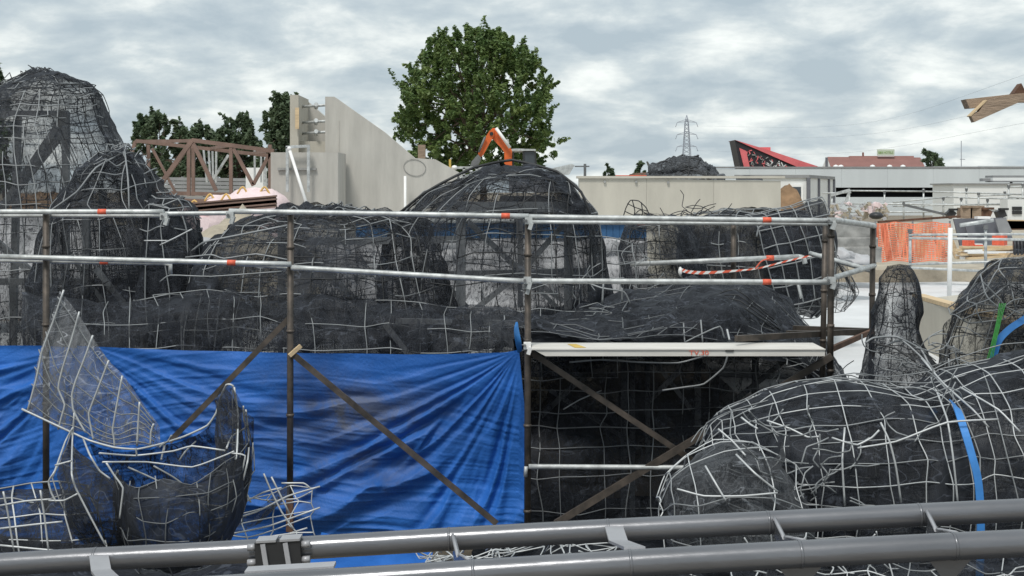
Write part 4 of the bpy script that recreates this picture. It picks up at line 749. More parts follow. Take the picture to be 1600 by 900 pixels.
for x, y in ((945, 284), (994, 284), (1044, 285)): MB().cyl(P(x, y, 27.95), P(x, y, 28.02), .03, 8).build('tie_hole', M['grey_block'], c)
MB().box((PX(1062, 28.2), 28.2, PZ(277, 28.2)), (PX(1222, 28) - x0 + .1, .5, .05)).build('coping', M['concrete_b'], c)
# covered white stack with blue sheet
c = thing('sheeted_stack', 'white sheeted stack topped by a blue cover seen through the centre mound', 'sheeted stack', P(820, 480, 20))
G = sheet([[(500, 370, 20), (700, 371, 20), (900, 372, 20), (1012, 372, 20)], [(500, 430, 19.8), (700, 430, 19.9), (900, 430, 19.8), (1012, 430, 19.9)], [(500, 505, 19.6), (700, 505, 19.6), (900, 505, 19.6), (1012, 505, 19.6)]], 90, 40)
G[..., 1] += .05 * ridge(G * np.array((.8, .8, 5.0)), 61, 3) + .05 * fbm(G * 2, 62); MB().grid(G).build('white_sheet', M['white_sheet'], c)
b = MB(); n_ = 44
for k in range(n_): xa = PX(560, 19.95) + k * (PX(1015, 19.95) - PX(560, 19.95)) / n_; b.box((xa, 20.3, PZ(360, 19.95)), (.09, .62, .24)).box((xa + .05, 20.3, PZ(360, 19.95)), (.02, .6, .22))
b.build('blue_cover', M['blue_can'], c); MB().cyl(P(560, 345, 19.95), P(1015, 346, 19.95), .035).build('edge_pole', M['galv'], c)
c = thing('sheeted_stack', 'pale sheeted block seen through the tall cage at far left', 'sheeted stack', P(60, 480, 19))
G = sheet([[(-120, 338, 19), (60, 335, 19), (140, 345, 19), (330, 372, 19.5)], [(-120, 400, 18.8), (60, 400, 18.9), (140, 400, 18.9), (330, 410, 19.3)], [(-120, 500, 18.6), (60, 500, 18.6), (140, 500, 18.6), (330, 500, 19.2)]], 60, 36)
G[..., 1] += .06 * ridge(G * np.array((2.5, 1, .9)), 63, 3) + .05 * fbm(G * 2, 64); MB().grid(G).build('white_sheet', M['white_sheet'], c)
def heap(name, lab, px, py, Yd, rx, h, m, seed, cat='heap'):
    gx, gy = np.meshgrid(np.linspace(-1, 1, 40), np.linspace(-1, 1, 28)); r_ = np.hypot(gx, gy)
    b0 = np.array((PX(px, Yd), Yd, 1.35)); z = h * (.5 + .5 * np.cos(math.pi * np.clip(r_, 0, 1))) * (1 + .25 * fbm(np.stack([gx * 3, gy * 3, gx * 0], -1), seed)) + .05 * fbm(np.stack([gx * 9, gy * 9, gx * 0], -1), seed + 2)
    return tag(MB().grid(np.stack([b0[0] + gx * rx, b0[1] + gy * rx * .8, b0[2] + z - .05], -1)).build(name, M[m], None, b0), lab, cat)
heap('soil_heap', 'brown soil heap behind the end of the pale concrete wall', 1212, 300, 30.9, 1.75, 2.25, 'soil', 3, 'soil heap')
heap('soil_heap', 'brown soil heap seen through the netting at the far left', 60, 300, 22, 2.4, 1.85, 'soil', 4, 'soil heap')
heap('sand_heap', 'yellow rubble heap beside the white cabin', 1335, 330, 40, 2.0, .95, 'sand', 5, 'sand heap')
heap('sand_heap', 'pale sand heap behind the top rail below the pink bags', 352, 340, 24, 2.4, 1.62, 'sand', 6, 'sand heap')
heap('soil_heap', 'reddish soil heap glimpsed below the back scaffold rail', 1015, 430, 18.2, .9, .75, 'soil', 8, 'soil heap')
# plastered stepped retaining wall
c = thing('retaining_wall', 'rough grey plastered retaining wall left of the orange fence', 'retaining wall', P(1335, 420, 27))
for k, (y0, y1, dd) in enumerate(((348, 372, .5), (372, 386, .25), (386, 410, 0))):
    gx, gz = np.meshgrid(np.linspace(PX(1290, 27), PX(1378, 27), 30), np.linspace(PZ(y1, 27), PZ(y0, 27), 8)); q = np.stack([gx, 27 + dd + 0 * gx, gz], -1); q[..., 1] += .06 * fbm(q * 3, 40 + k)
    G = np.concatenate([q, q[-1:] + np.array((0, .9, 0))]); MB().grid(G).build('course', M['grey_block'], c)
for i, (x, y, Yd, rx, h) in enumerate(((1312, 399, 24, .26, .22), (1338, 408, 24.6, .32, .22))):
    b0 = P(x, y, Yd); o = MB().ball(b0, (rx, .4, h * .7), 18, 0, .35, 9 + i, .4).build('sand_bag', M['white_sheet'], None, b0); tag(o, ('white crumpled bag lying beside the mid rail at the scaffold corner', 'white crumpled bag nearest the orange fence on the slab')[i], 'bag')
# big concrete block on the slab
a_, b_ = P(1432, 470, 17), P(1640, 470, 12.8); z1, z0 = PZ(468, 17), 1.25
c = thing('concrete_block', 'large smooth grey concrete block on the white slab behind the boulder cage', 'concrete block', (a_[0], a_[1], 1.3))
MB().prism([(a_[0], a_[1], z0), (b_[0], b_[1], z0), (b_[0] + 1.2, b_[1] + 1.4, z0), (a_[0] + 1.6, a_[1] + 1.5, z0)], (0, 0, z1 - z0)).build('block', M['concrete_b'], c)
MB().bar((a_[0] + .1, a_[1] + .25, z1 + .03), (b_[0], b_[1] + .3, z1 + .03), .16, .05).build('timber_edge', M['pine'], c)

# truss bridge
c = thing('truss_bridge', 'rusty brown steel truss bridge section behind the netting at left', 'truss bridge', P(320, 320, 33))
def tb(p, q, n_, s=.13, m='truss'): MB().bar(P(*p), P(*q), s * .64, s * .64).build(n_, M[m], c)
yf, yr = 32, 34.6
tb((300, 219, yf), (428, 236, yf), 'top_chord', .16); tb((213, 220, yr), (428, 244, yr), 'top_chord', .15); tb((213, 221, yr), (303, 220, yf), 'cross_beam', .13); tb((360, 227, yf), (330, 232, yr), 'cross_beam', .12); tb((420, 236, yf), (392, 240, yr), 'cross_beam', .12)
tb((240, 303, yf), (300, 220, yf), 'diagonal', .17); tb((197, 262, yr), (212, 221, yr), 'diagonal', .14); tb((302, 224, yf), (338, 298, yf), 'diagonal', .14); tb((365, 232, yf), (396, 290, yf), 'diagonal', .13); tb((422, 240, yf), (396, 288, yf), 'diagonal', .13); tb((238, 232, yr), (275, 302, yr), 'diagonal', .1); tb((330, 285, yr), (357, 242, yr), 'diagonal', .1, 'galv')
for x, Yd in ((295, yf), (302, yr), (361, yf), (422, yf), (232, yr)): tb((x, 226, Yd), (x, 306, Yd), 'vertical', .13)
tb((225, 312, yf), (440, 318, yf), 'bottom_chord', .18); tb((200, 300, yr), (440, 306, yr), 'bottom_chord', .16)
for x in (318, 326, 332, 338, 398, 408, 414): MB().bar(P(x, 233, 36), P(x + (336 - x) * .3 if x < 390 else x, 285, 36), .05, .05).build('hanger', M['galv'], c)
c = thing('beam_stack', 'two brown steel beams lying across the pink bags', 'steel beams', P(360, 325, 25))
for y0, y1 in ((318, 306), (323, 311)):
    b = MB(); p, q = P(298, y0, 25), P(432, y1, 25); b.bar(p, q, .16, .03).bar(p + (0, 0, -.075), q + (0, 0, -.075), .03, .12).bar(p + (0, 0, -.15), q + (0, 0, -.15), .16, .03); b.build('steel_beam', M['truss'], c)
c0 = None
for i, (x, y, rx, rz, lab) in enumerate(((300, 318, .33, .34, 'small pink bulk bag with yellow loops beside the netted cage'), (345, 314, .50, .42, 'pink bulk bag with yellow loops in the middle of three behind brown beams'), (400, 310, .68, .52, 'largest pink bulk bag against the concrete block'))):
    b0 = P(x, y, 28); c = thing('bulk_bag', lab, 'bulk bag', (b0[0], b0[1], 1.4), 'pink bulk bags behind the beams')
    MB().ball(b0 - np.array((0, 0, .3)), (rx, .5, rz), 20, 0, .25, 3 + i).box((b0[0], b0[1], b0[2] - .9), (rx * 1.7, .8, 1.1)).build('sack', M['bag'], c)
    for s_ in (-.35, .35): MB().tube(crv([b0 + (s_ * rx - .12, -.25, rz - .42), b0 + (s_ * rx, -.25, rz - .27), b0 + (s_ * rx + .12, -.25, rz - .44)], 9), .022, 6).build('loop', M['bag_y'], c)
# slatted fence, grey posts behind truss
c = thing('slat_fence', 'grey horizontal slat fence behind the brown truss bridge', 'fence', P(300, 320, 44))
for k in range(6):
    y = 280 + 6 * k; MB().bar(P(225, y - 1, 44), P(450, y + 2, 44), .03, .11).build('slat', M['slat'], c)
for x in (232, 285, 340, 395, 446): MB().bar(P(x, 276, 44.1), P(x, 325, 44.1), .08, .08).build('fence_post', M['slat'], c)
tag(MB().prism([P(384, 262, 40), P(411, 262, 40), P(411, 295, 40), P(384, 295, 40)], (0, .6, 0)).build('panel', M['white'], None, P(398, 295, 40)), 'small white panel standing behind the truss bridge', 'panel')
# excavator
c = thing('excavator', 'small orange excavator with bent boom in front of the big tree', 'excavator', (PX(805, 40), 40, 1.62))
def ex(name, pts, wd, m='orange_m', Yd=40.0): return MB().prism([P(x, y, Yd - wd / 2) for x, y in pts], (0, wd, 0)).build(name, M[m], c)
bm = ex('boom', [(788, 262), (788, 238), (783, 231), (766, 213), (764, 206), (770, 200), (775, 200), (797, 229), (800, 236), (800, 262)], .26)
ar = ex('arm', [(772, 203), (765, 204), (760, 212), (755, 224), (747, 240), (750, 246), (755, 242), (766, 222), (772, 212)], .22, Yd=39.8)
MB().cyl(P(775, 200, 39.7), P(797, 231, 39.7), .05).build('hydraulic_ram', M['white'], bm); MB().cyl(P(768, 209, 39.65), P(768, 209, 40.2), .06).build('pin', M['black'], bm); MB().cyl(P(758, 214, 39.6), P(748, 238, 39.6), .035).build('hydraulic_ram', M['galv_d'], ar)
ex('bucket', [(747, 241), (752, 247), (748, 256), (740, 264), (734, 262), (737, 252)], .5, 'galv_d', 39.8)
cb = ex('cab', [(817, 237), (836, 237), (840, 262), (840, 285), (817, 285)], 1.2, 'glass', 40.6); ex('cab_roof', [(787, 234), (806, 232), (837, 233), (837, 235.5), (789, 236)], 1.35, 'galv', 40.6)
for x in (802, 818, 836): MB().bar(P(x, 237, 39.98), P(x + (3 if x > 830 else 0), 285, 39.98), .05, .05).build('pillar', M['black'], cb)
ex('body', [(795, 272), (868, 270), (872, 300), (795, 300)], 1.6, 'panel_d', 40.6); 
for Yd in (39.7, 41.5):
    t = MB(); t.prism([P(x, y, Yd) for x, y in ((778, 318), (782, 306), (866, 306), (872, 318), (866, 334), (782, 334))], (0, .4, 0)); t.build('crawler', M['rubber'], c)
# sloping grey tray and post
tag(MB().prism([P(862, 263, 33), P(893, 256, 33), P(898, 258, 33), (PX(890, 33), 33, PZ(272, 33)), P(868, 272, 33)], (0, .8, 0)).build('tipping_tray', M['galv'], None, P(880, 272, 33)), 'grey sloping metal tray poking out behind the centre mound', 'tray')
c = thing('post_sign', 'small grey cross-armed post on the pale concrete wall', 'post', P(914, 280, 30)); MB().bar(P(914, 256, 30), P(914, 282, 30), .06, .06).build('post', M['galv_d'], c); MB().bar(P(898, 260, 30), P(921, 260, 30), .03, .03).build('arm', M['galv_d'], c)
# rock mesh lump on wall
c = thing('rock_cage', 'grey netted rock lump resting behind the pale concrete wall below the pylon', 'rock cage', P(1075, 285, 31))
S = ring([(248, 1062, 1092, 31, .2), (252, 1044, 1102, 31, .5), (259, 1024, 1106, 31, .8), (263, 1030, 1112, 31, .7), (270, 1016, 1122, 31, .9), (282, 1008, 1132, 31, 1)], 40, 24, .10, 58)
net_on(c, S, .70, .10, 58, m='net_l'); wires_on(c, S, .4, .3, .02, .05, 'wire_d', 58, fu=(0, .5))
tag(MB().grid(sheet([[(1150, 277, 30), (1165, 274, 30), (1185, 276, 30), (1192, 280, 30)], [(1150, 281, 29.6), (1165, 281, 29.6), (1185, 281, 29.6), (1192, 282, 29.6)]], 12, 4) ).build('net_scrap', M['net'], None, P(1170, 282, 30), attrs={'cover': np.full(48, .85)}), 'scrap of dark net lying on the pale concrete wall', 'net')

# orange net fence
c = thing('net_fence', 'bright orange plastic mesh safety fence on the sandy yard', 'safety fence', P(1425, 410, 28))
b = MB(); rg = np.random.default_rng(4)
def fz(x, t): return P(x, 349 + (408 - 349) * t + 1.5 * math.sin(x / 9), 28 + .12 * math.sin(x / 7.0 + t * 3) + .1 * math.sin(x / 23.0))
for k in range(21):
    t = k / 20; xs_ = np.arange(1370, 1486, 5); h = .008 + .006 * rg.random()
    top_ = np.array([fz(x, t + .006 * math.sin(x * .3 + k)) for x in xs_]); b.grid(np.stack([top_ + (0, 0, h), top_ - (0, 0, h)]), 0, False)
for x in np.arange(1370, 1487, 2.9): 
    ln = np.array([fz(x + 1.2 * math.sin(t * 6 + x), t) for t in np.linspace(0, 1, 9)]); b.grid(np.stack([ln - (.0075, 0, 0), ln + (.005, 0, 0)]), 0, False)
tag(b.build('netting', M['orange'], c), kind='stuff')
G = np.array([[fz(x, t) + (0, .1 - .1 * t, 0) for x in np.linspace(1365, 1376, 6)] for t in np.linspace(-.02, 1, 10)]); G[..., 1] += np.array([0, .06, -.03, .08, 0, .05]); MB().grid(G).build('rolled_end', M['orange'], c)
G = np.array([[fz(x + 10 * t, t) + (0, .05, 0) for x in np.linspace(1376, 1386, 5)] for t in np.linspace(.02, 1, 8)]); MB().grid(G).build('fold', M['orange'], c)
for x in (1368, 1426, 1484): MB().cyl(P(x, 345, 28.15), P(x, 412, 28.15), .02).build('fence_post', M['galv_d'], c)
tag(MB().bar(P(1372, 347, 28.3), P(1500, 338, 29), .05, .05).build('timber_rail', M['rust'], None, P(1430, 345, 28.5)), 'rusty bar lying along the top of the orange safety fence', 'bar')

# right-hand yard railings
def railing(label, Yd, posts, rails, r=.03, m='galv', grp='guard railings in the yard'):
    c = thing('guard_railing', label, 'railing', P(posts[0][0], posts[0][2], Yd), grp)
    for x, y0, y1 in posts:
        o = MB().cyl(P(x, y0, Yd), P(x, y1, Yd), r).build('post', M[m], c); MB().box(P(x, y0 + 3, Yd - r), (r * 2.6, r * 2, r * 2.6)).build('clamp', M['galv_d'], o)
    for x0, y0, x1, y1 in rails: MB().cyl(P(x0, y0, Yd - r), P(x1, y1, Yd - r), r * .85).build('rail', M[m], c)
railing('nearest galvanised railing in front of the orange safety fence', 24, [(1422, 358, 420), (1540, 352, 420), (1700, 350, 420)], [(1420, 367, 1720, 365), (1420, 372, 1720, 376), (1420, 413, 1720, 404), (1420, 418, 1545, 424)], .028)
tag(MB().cyl(P(1485, 356, 20), P(1483, 472, 20), .036).build('pole', M['white'], None, P(1483, 472, 20)), 'thick white pole standing on the slab beside the orange fence', 'pole')
tag(MB().cyl(P(1500, 352, 23), P(1552, 344, 23), .035).build('pole', M['galv'], None, P(1500, 352, 23)), 'short pale tube laid at a slant over the dark boards', 'pole')
railing('long yard railing before the dark opening of the white hall', 46, [(1300, 303, 345), (1327, 296, 350), (1382, 297, 345), (1443, 295, 340), (1510, 293, 340), (1570, 298, 340)], [(1285, 302, 1330, 301), (1327, 298, 1445, 299), (1443, 299, 1600, 304), (1300, 318, 1600, 320), (1300, 332, 1600, 330)], .032)
railing('second yard railing in front of the pale site cabin', 42, [(1412, 315, 345), (1474, 307, 340), (1502, 308, 345), (1543, 310, 345), (1590, 306, 345)], [(1395, 322, 1600, 318), (1395, 316, 1480, 308), (1480, 308, 1620, 312), (1500, 326, 1620, 330)], .03)
railing('tall corner railing beside the pale site cabin', 40, [(1529, 300, 335), (1576, 288, 335), (1598, 286, 335)], [(1528, 306, 1580, 304), (1575, 292, 1640, 290), (1575, 308, 1640, 310)], .03)
tag(MB().bar(P(1298, 305, 45.5), P(1328, 297, 45.5), .1, .1).bar(P(1320, 320, 45.5), P(1328, 297, 45.5), .08, .08).build('leaning_bars', M['galv'], None, P(1325, 320, 45.5)), 'pale bars leaning on the yard railing right of the white cabin', 'bars')
tag(MB().bar(P(1412, 312 + 8, 38), P(1490, 338, 38), .07, .07).build('leaning_bars', M['galv_d'], None, P(1450, 335, 38)), 'long grey tube slanting across the yard behind the fence', 'bars')
# dark boards, boxes, pipe, timber
c = thing('board_stack', 'dark grey boards leaning together right of the orange fence', 'boards', P(1530, 385, 28))
for k, pts in enumerate((((1490, 342), (1572, 340), (1582, 372), (1500, 384)), ((1508, 350), (1560, 346), (1570, 382), (1515, 384)), ((1555, 342), (1572, 341), (1582, 362), (1562, 366)))):
    MB().prism([P(x, y, 28 - k * .18) for x, y in pts], (0, .05, 0)).build('board', M['panel_d'] if k < 2 else M['slat'], c)
tag(MB().bar(P(1525, 340, 27.6), P(1545, 340, 27.6), .2, .05).build('white_offcut', M['white'], None, P(1535, 340, 27.6)), 'small white offcut lying on the dark boards', 'offcut')
for i, (x, y, s_, lab) in enumerate(((1513, 379, .17, 'red box with open side lying among the offcuts'), (1528, 387, .16, 'small red box with white lid nearest the boards'), (1562, 376, .24, 'red panel box beside the black corrugated pipe'))):
    b0 = P(x, y, 26.5); c = thing('crate', lab, 'box', (b0[0], b0[1], b0[2] - s_ / 2), 'red boxes in the yard'); rt = Matrix.Rotation(.5 + i, 3, 'Z')
    MB().box(b0, (s_, s_, s_ * .8), rt).build('box_body', M['red_paint'], c); MB().box(b0 + np.array((0, 0, s_ * .42)), (s_ * .98, s_ * .98, .03), rt).build('lid', M['white'] if i == 1 else M['red_paint'], c)
c = thing('corrugated_pipe', 'black corrugated plastic pipe at the right edge of the yard', 'pipe', P(1600, 398, 25))
p0, p1 = P(1583, 386, 25.4), P(1700, 384, 25); MB().cyl(p0, p1, .135, 20).build('pipe_wall', M['rubber'], c)
for t in np.linspace(.02, .98, 22): q = p0 * (1 - t) + p1 * t; d = (p1 - p0) / np.linalg.norm(p1 - p0) * .018; MB().cyl(q - d, q + d, .16, 20).build('rib', M['rubber'], c)
c = thing('timber_stack', 'stack of pale sawn timber below the corrugated pipe', 'timber stack', P(1550, 405, 26)); rg = np.random.default_rng(8)
for k in range(16):
    y = 388 + (k % 5) * 3.4; x0 = 1490 + rg.uniform(0, 45); MB().bar(P(x0, y + rg.uniform(-2, 4), 25.7 + .1 * (k % 3)), P(x0 + rg.uniform(60, 120), y + rg.uniform(-5, 3), 26 + .1 * (k % 3)), .12, .045).build('plank', M['pine'] if k % 4 else M['white'], c)
c = thing('timber_stack', 'loose planks standing behind the orange safety fence', 'timber stack', P(1450, 405, 28.6))
for k in range(9): x0 = 1392 + k * 11; MB().bar(P(x0 + rg.uniform(-4, 4), 352 + rg.uniform(-3, 10), 28.5), P(x0 + rg.uniform(-20, 20), 402, 28.4), .12, .04, (0, 1, 0)).build('plank', M['pine'] if k % 3 else M['wood'], c)
c = thing('timber_stack', 'rusty formwork pieces piled at the right edge behind the railing', 'timber stack', P(1590, 352, 32))
for k in range(8): MB().bar(P(1555 + rg.uniform(0, 20), 345 + k * 1.8, 32), P(1610 + rg.uniform(0, 30), 346 + k * 1.5, 32), .2, .06).build('plank', M['rust'] if k % 2 else M['pine'], c)
for i, (x, y, Yd, s_, m_, lab) in enumerate(((1522, 333, 36, .3, 'wood', 'brown pallet box between yard railings'), (1538, 335, 36, .28, 'rust', 'rusty block beside the brown pallet box'), (1485, 334, 36, .2, 'black', 'black stub post left of the brown pallet box'), (1563, 334, 36, .22, 'black', 'black stub post right of the rusty block'), (1507, 333, 36, .3, 'wood', 'tilted brown plank end left of the brown pallet box'))):
    b0 = P(x, y, Yd); MBb = MB().box(b0, (s_, s_, s_ * 1.1), Matrix.Rotation(.4 * i, 3, 'Y')).box(b0 + np.array((.05, -.1, s_ * .6)), (s_ * 1.25, s_ * .5, .06), Matrix.Rotation(.3, 3, 'Z')); tag(MBb.build('site_box', M[m_], None, b0 - np.array((0, 0, s_ / 2))), lab, 'box')
c = thing('generator', 'white cabinet with two black vents at the right edge', 'generator', P(1590, 345, 38)); MB().box(P(1592, 330, 38), (.9, .6, .7)).build('cabinet', M['cream'], c)
for y in (325.5, 332): MB().box(P(1589, y, 37.68), (.28, .05, .10)).build('vent', M['black'], c)
tag(MB().ball(P(1369, 337, 34), (.19, .19, .10), 14).build('barrel_lid', M['rubber'], None, P(1370, 340, 34)), 'black domed lid behind the orange safety fence', 'lid')
c = thing('worker', 'far site worker in orange jacket bending behind the yard railing', 'person', P(1352, 345, 47)) if False else None
c = thing('rubble', 'pale plaster rubble and pink wraps scattered beside the white cabin', 'rubble', P(1335, 340, 44)); b = MB(); rg = np.random.default_rng(12)
for k in range(110): b.box(P(rg.uniform(1300, 1385), rg.uniform(318, 342), 43 + rg.uniform(-1, 2)), rg.uniform(.04, .28, 3) * (1, 1, .4), Matrix.Rotation(rg.uniform(0, 3), 3, 'Y'), int(rg.choice([0, 0, 1, 1, 2])))
tag(b.build('chunks', [M['sand'], M['white_sheet'], M['bag']], c), kind='stuff')

# site cabin, hall, hotel, angular hall
c = thing('site_cabin', 'white site cabin with dark corner posts behind the pale concrete wall', 'cabin', P(1265, 340, 50))
x0, x1, Yc, xe, ye = PX(1150, 50), PX(1262, 50), 50, PX(1302, 56), 56; z1, z0 = PZ(278, 50), 1.6
MB().prism([(x0, Yc, z0), (x1, Yc, z0), (xe, ye, z0), (x0 + xe - x1, ye, z0)], (0, 0, z1 - z0)).build('shell', M['cream'], c)
MB().prism([(x0 - .08, Yc - .08, z1), (x1 + .05, Yc - .08, z1), (xe + .08, ye, z1), (x0 + xe - x1, ye, z1)], (0, 0, .12)).build('roof_edge', M['slat'], c)
for t in (0, .38, .78, 1): q = np.array((x1, Yc, 0)) * (1 - t) + np.array((xe, ye, 0)) * t; MB().box((q[0] + .02, q[1] - .03, (z0 + z1) / 2), (.14 if t == 0 else .1, .12, z1 - z0)).build('corner_post', M['panel_d'], c)
wn = MB().box((PX(1244, 50), 49.97, PZ(303, 50)), (.52, .08, .75)).build('window', M['white'], c); MB().box((PX(1244, 50), 49.925, PZ(303, 50)), (.34, .03, .55)).build('pane', M['glass'], wn)
c = thing('hall', 'long low white industrial hall with a dark strip opening', 'hall', P(1400, 340, 120)); Yh = 120; zt_ = PZ(263, Yh)
def hx(px): return PX(px, Yh)
for k in range(9):
    xa, xb = hx(1100) + k * 4.3, hx(1100) + (k + 1) * 4.3; zt2 = PZ(264 - k * .8, Yh)
    MB().prism([(xa + .006, Yh, PZ(293, Yh)), (xb - .006, Yh, PZ(293, Yh)), (xb - .006, Yh, zt2), (xa + .006, Yh, zt2)], (0, .4, 0)).build('wall_panel', M['shed'], c)
MB().box((hx(1430), Yh + .25, PZ(262.5, Yh) + .05), (46, .6, .16)).build('roof_edge', M['slat'], c)
for xa, xb in ((1060, 1306), (1488, 1800)): MB().prism([(hx(xa), Yh + .02, 1.2), (hx(xb), Yh + .02, 1.2), (hx(xb), Yh + .02, PZ(293.2, Yh)), (hx(xa), Yh + .02, PZ(293.2, Yh))], (0, .4, 0)).build('wall_panel', M['shed'], c)
MB().prism([(hx(1306), Yh + .01, 1.2), (hx(1488), Yh + .01, 1.2), (hx(1488), Yh + .01, PZ(308, Yh)), (hx(1306), Yh + .01, PZ(308, Yh))], (0, .4, 0)).build('wall_panel', M['shed'], c)
MB().box((hx(1397), Yh + 3.5, PZ(300, Yh)), (hx(1500) - hx(1290), .2, 3)).build('opening_back', M['dark_in'], c); MB().box((hx(1397), Yh + 2, PZ(293, Yh) + .1), (hx(1500) - hx(1290), 3.2, .12)).build('opening_soffit', M['dark_in'], c)
MB().box((hx(1430), Yh + 8, zt_ - .25), (46, 15, .1)).build('roof', M['slat'], c)
for x in (1311, 1319, 1369, 1396, 1417): MB().ball((hx(x), Yh + 1.2, PZ(260.5, Yh)), (.28, .3, .22), 8).build('roof_light', M['white'], c)
c = thing('site_cabin', 'wide pale site cabin block below the roof unit at right', 'cabin', P(1560, 340, 60)); MB().box((PX(1590, 60), 61.5, (PZ(288, 60) + 1.6) / 2), (PX(1690, 60) - PX(1490, 60), 3, PZ(288, 60) - 1.6)).build('shell', M['cream'], c); MB().box((PX(1590, 60), 61.5, PZ(287.3, 60)), (PX(1694, 60) - PX(1487, 60), 3.2, .06)).build('roof_edge', M['slat'], c)
c = thing('roof_unit', 'flat pale duct unit above the right-hand site cabin', 'roof unit', P(1590, 288, 62)); 
for y, h, m_ in ((276, .10, 'slat'), (280, .16, 'cream'), (283.5, .06, 'slat')): MB().box(P(1600, y, 62), (3.4, 1.0, h)).build('casing', M[m_], c)
MB().box(P(1541, 281, 62), (.5, .4, .14)).build('duct_end', M['slat'], c); MB().box(P(1580, 286, 62), (.1, .1, .2)).build('bracket', M['slat'], c)
c = thing('angular_hall', 'angular red and black shard-shaped building behind the white hall', 'building', P(1215, 300, 160)); Ya = 160
MB().prism([P(1148, 219, Ya), P(1246, 262.5, Ya), (PX(1246, Ya), Ya, 1.2), (PX(1170, Ya), Ya, 1.2)], (0, 4, 0)).build('black_face', M['black_p'], c)
rf_ = MB().add([P(1148, 219, Ya) + (0, -.1, .1), P(1246, 262.5, Ya) + (0, -.1, .1), P(1288, 263, Ya + 3), P(1204, 237, Ya + 3), P(1150, 218.5, Ya)], [(0, 1, 2, 3, 4)]); MB().prism([P(1148.5, 218.6, Ya - .2), P(1250, 262.6, Ya - .2), P(1286, 262.6, Ya - .2), P(1204, 235.5, Ya - .2)], (0, 5, 0)).build('red_roof', M['red_roof'], c)
MB().prism([P(1183, 230, Ya + 2), P(1204, 230, Ya + 2), P(1204, 240, Ya + 2), P(1190, 240, Ya + 2)], (0, 2, 0)).build('roof_box', M['red_roof'], c)
MB().prism([P(1155, 231, Ya - .15), P(1166, 236, Ya - .15), P(1172, 263, Ya - .15), P(1163, 263, Ya - .15)], (0, .3, 0)).build('red_panel', M['red_roof'], c)
b = MB(); rg = np.random.default_rng(3)
for k in range(70):
    x = rg.uniform(1160, 1240); ytop = 221 + (x - 1148) * .42 + 4
    if ytop > 259: continue
    y = rg.uniform(ytop, 261)
    s_ = rg.uniform(.08, .30); q = P(x, y, Ya - .1); an = rg.uniform(0, 3)
    b.box(q, (s_ * 1.8, .08, s_ * .5), Matrix.Rotation(an, 3, 'Y'), m=0 if x > 1195 and rg.random() < .6 else (1 if rg.random() < .5 else 2))
tag(b.build('facade_mosaic', [M['cream'], M['red_roof'], M['grey_block']], c), kind='stuff')
c = thing('hotel', 'hotel with red-brown pitched roof and green-lettered roof sign', 'hotel', P(1365, 300, 200)); Yo = 200
MB().box((PX(1365, Yo), Yo + 6, (PZ(262, Yo) + 1.2) / 2), (PX(1440, Yo) - PX(1288, Yo), 11, PZ(262, Yo) - 1.2)).build('wall', M['cream'], c)
rfm = MB().add([P(1286, 265, Yo), P(1446, 262, Yo), P(1438, 246, Yo + 6), P(1293, 245, Yo + 6), P(1298, 262, Yo + 12), P(1440, 262, Yo + 12)], [(0, 1, 2, 3), (3, 2, 5, 4), (1, 5, 2)]); ro = rfm.build('roof', M['roof'], c)
MB().prism([P(1328, 262, Yo + 3), P(1428, 260, Yo + 3), P(1428, 243.6, Yo + 6), P(1328, 243.6, Yo + 6)], (0, 3, -.3)).build('upper_roof', M['roof'], c)
MB().prism([P(1284, 264, Yo - .3), P(1299, 264, Yo - .3), P(1292, 245, Yo - .3)], (0, .4, 0)).build('gable', M['cream'], c); MB().box(P(1291.5, 255, Yo - .5), (.35, .2, 1.8)).build('gable_trim', M['panel_d'], c)
MB().box(P(1348.5, 241.5, Yo + 6), (.25, .25, .7)).build('chimney', M['roof'], c)
sg = MB().box(P(1384, 238, Yo + 5), (2.75, .2, .95)).build('sign_board', M['sign'], c); MB().box(P(1384, 243.2, Yo + 5), (2.6, .15, .25)).build('sign_frame', M['cream'], sg)
lettering('sign_lettering', 'B&B HOTELS', .52, .02, M['green_l'], sg, P(1384, 240, Yo + 4.88), (.82, 1, 1))
c = thing('mast', 'thin radio mast beyond the white hall at right', 'mast', P(1502, 300, 260)); MB().cyl(P(1502, 220, 260), (PX(1502, 260), 260, 1.2), .09, 6).build('pole', M['cable'], c); MB().bar(P(1500, 249, 260), P(1508, 249, 260), .12, .12).build('arm', M['cable'], c)

# pylon and cables
Yp = 480.0; c = thing('power_pylon', 'lattice steel power pylon on the horizon', 'pylon', (PX(1073, Yp), Yp, 1.2)); k_ = Yp / F
cx = PX(1073, Yp)
def pw(z): return np.interp(z, [1.2, PZ(247, Yp), PZ(225, Yp), PZ(190, Yp), PZ(180, Yp)], [2.6, 1.45, 1.1, .6, .05])
zs = np.concatenate([np.linspace(1.2, PZ(250, Yp), 5), np.linspace(PZ(246, Yp), PZ(186, Yp), 11), [PZ(180, Yp)]]); b = MB()
for sx, sy in ((-1, -1), (1, -1), (1, 1), (-1, 1)): b.tube([(cx + sx * pw(z), Yp + sy * pw(z), z) for z in zs], .13, 4)
for z0_, z1_ in zip(zs[:-1], zs[1:]):
    for s_ in (-1, 1):
        for f in (-1, 1): b.bar((cx + s_ * pw(z0_), Yp + f * pw(z0_), z0_), (cx - s_ * pw(z1_) + .01, Yp + f * pw(z1_), z1_), .12, .12)
b.build('lattice_tower', M['pylon'], c)
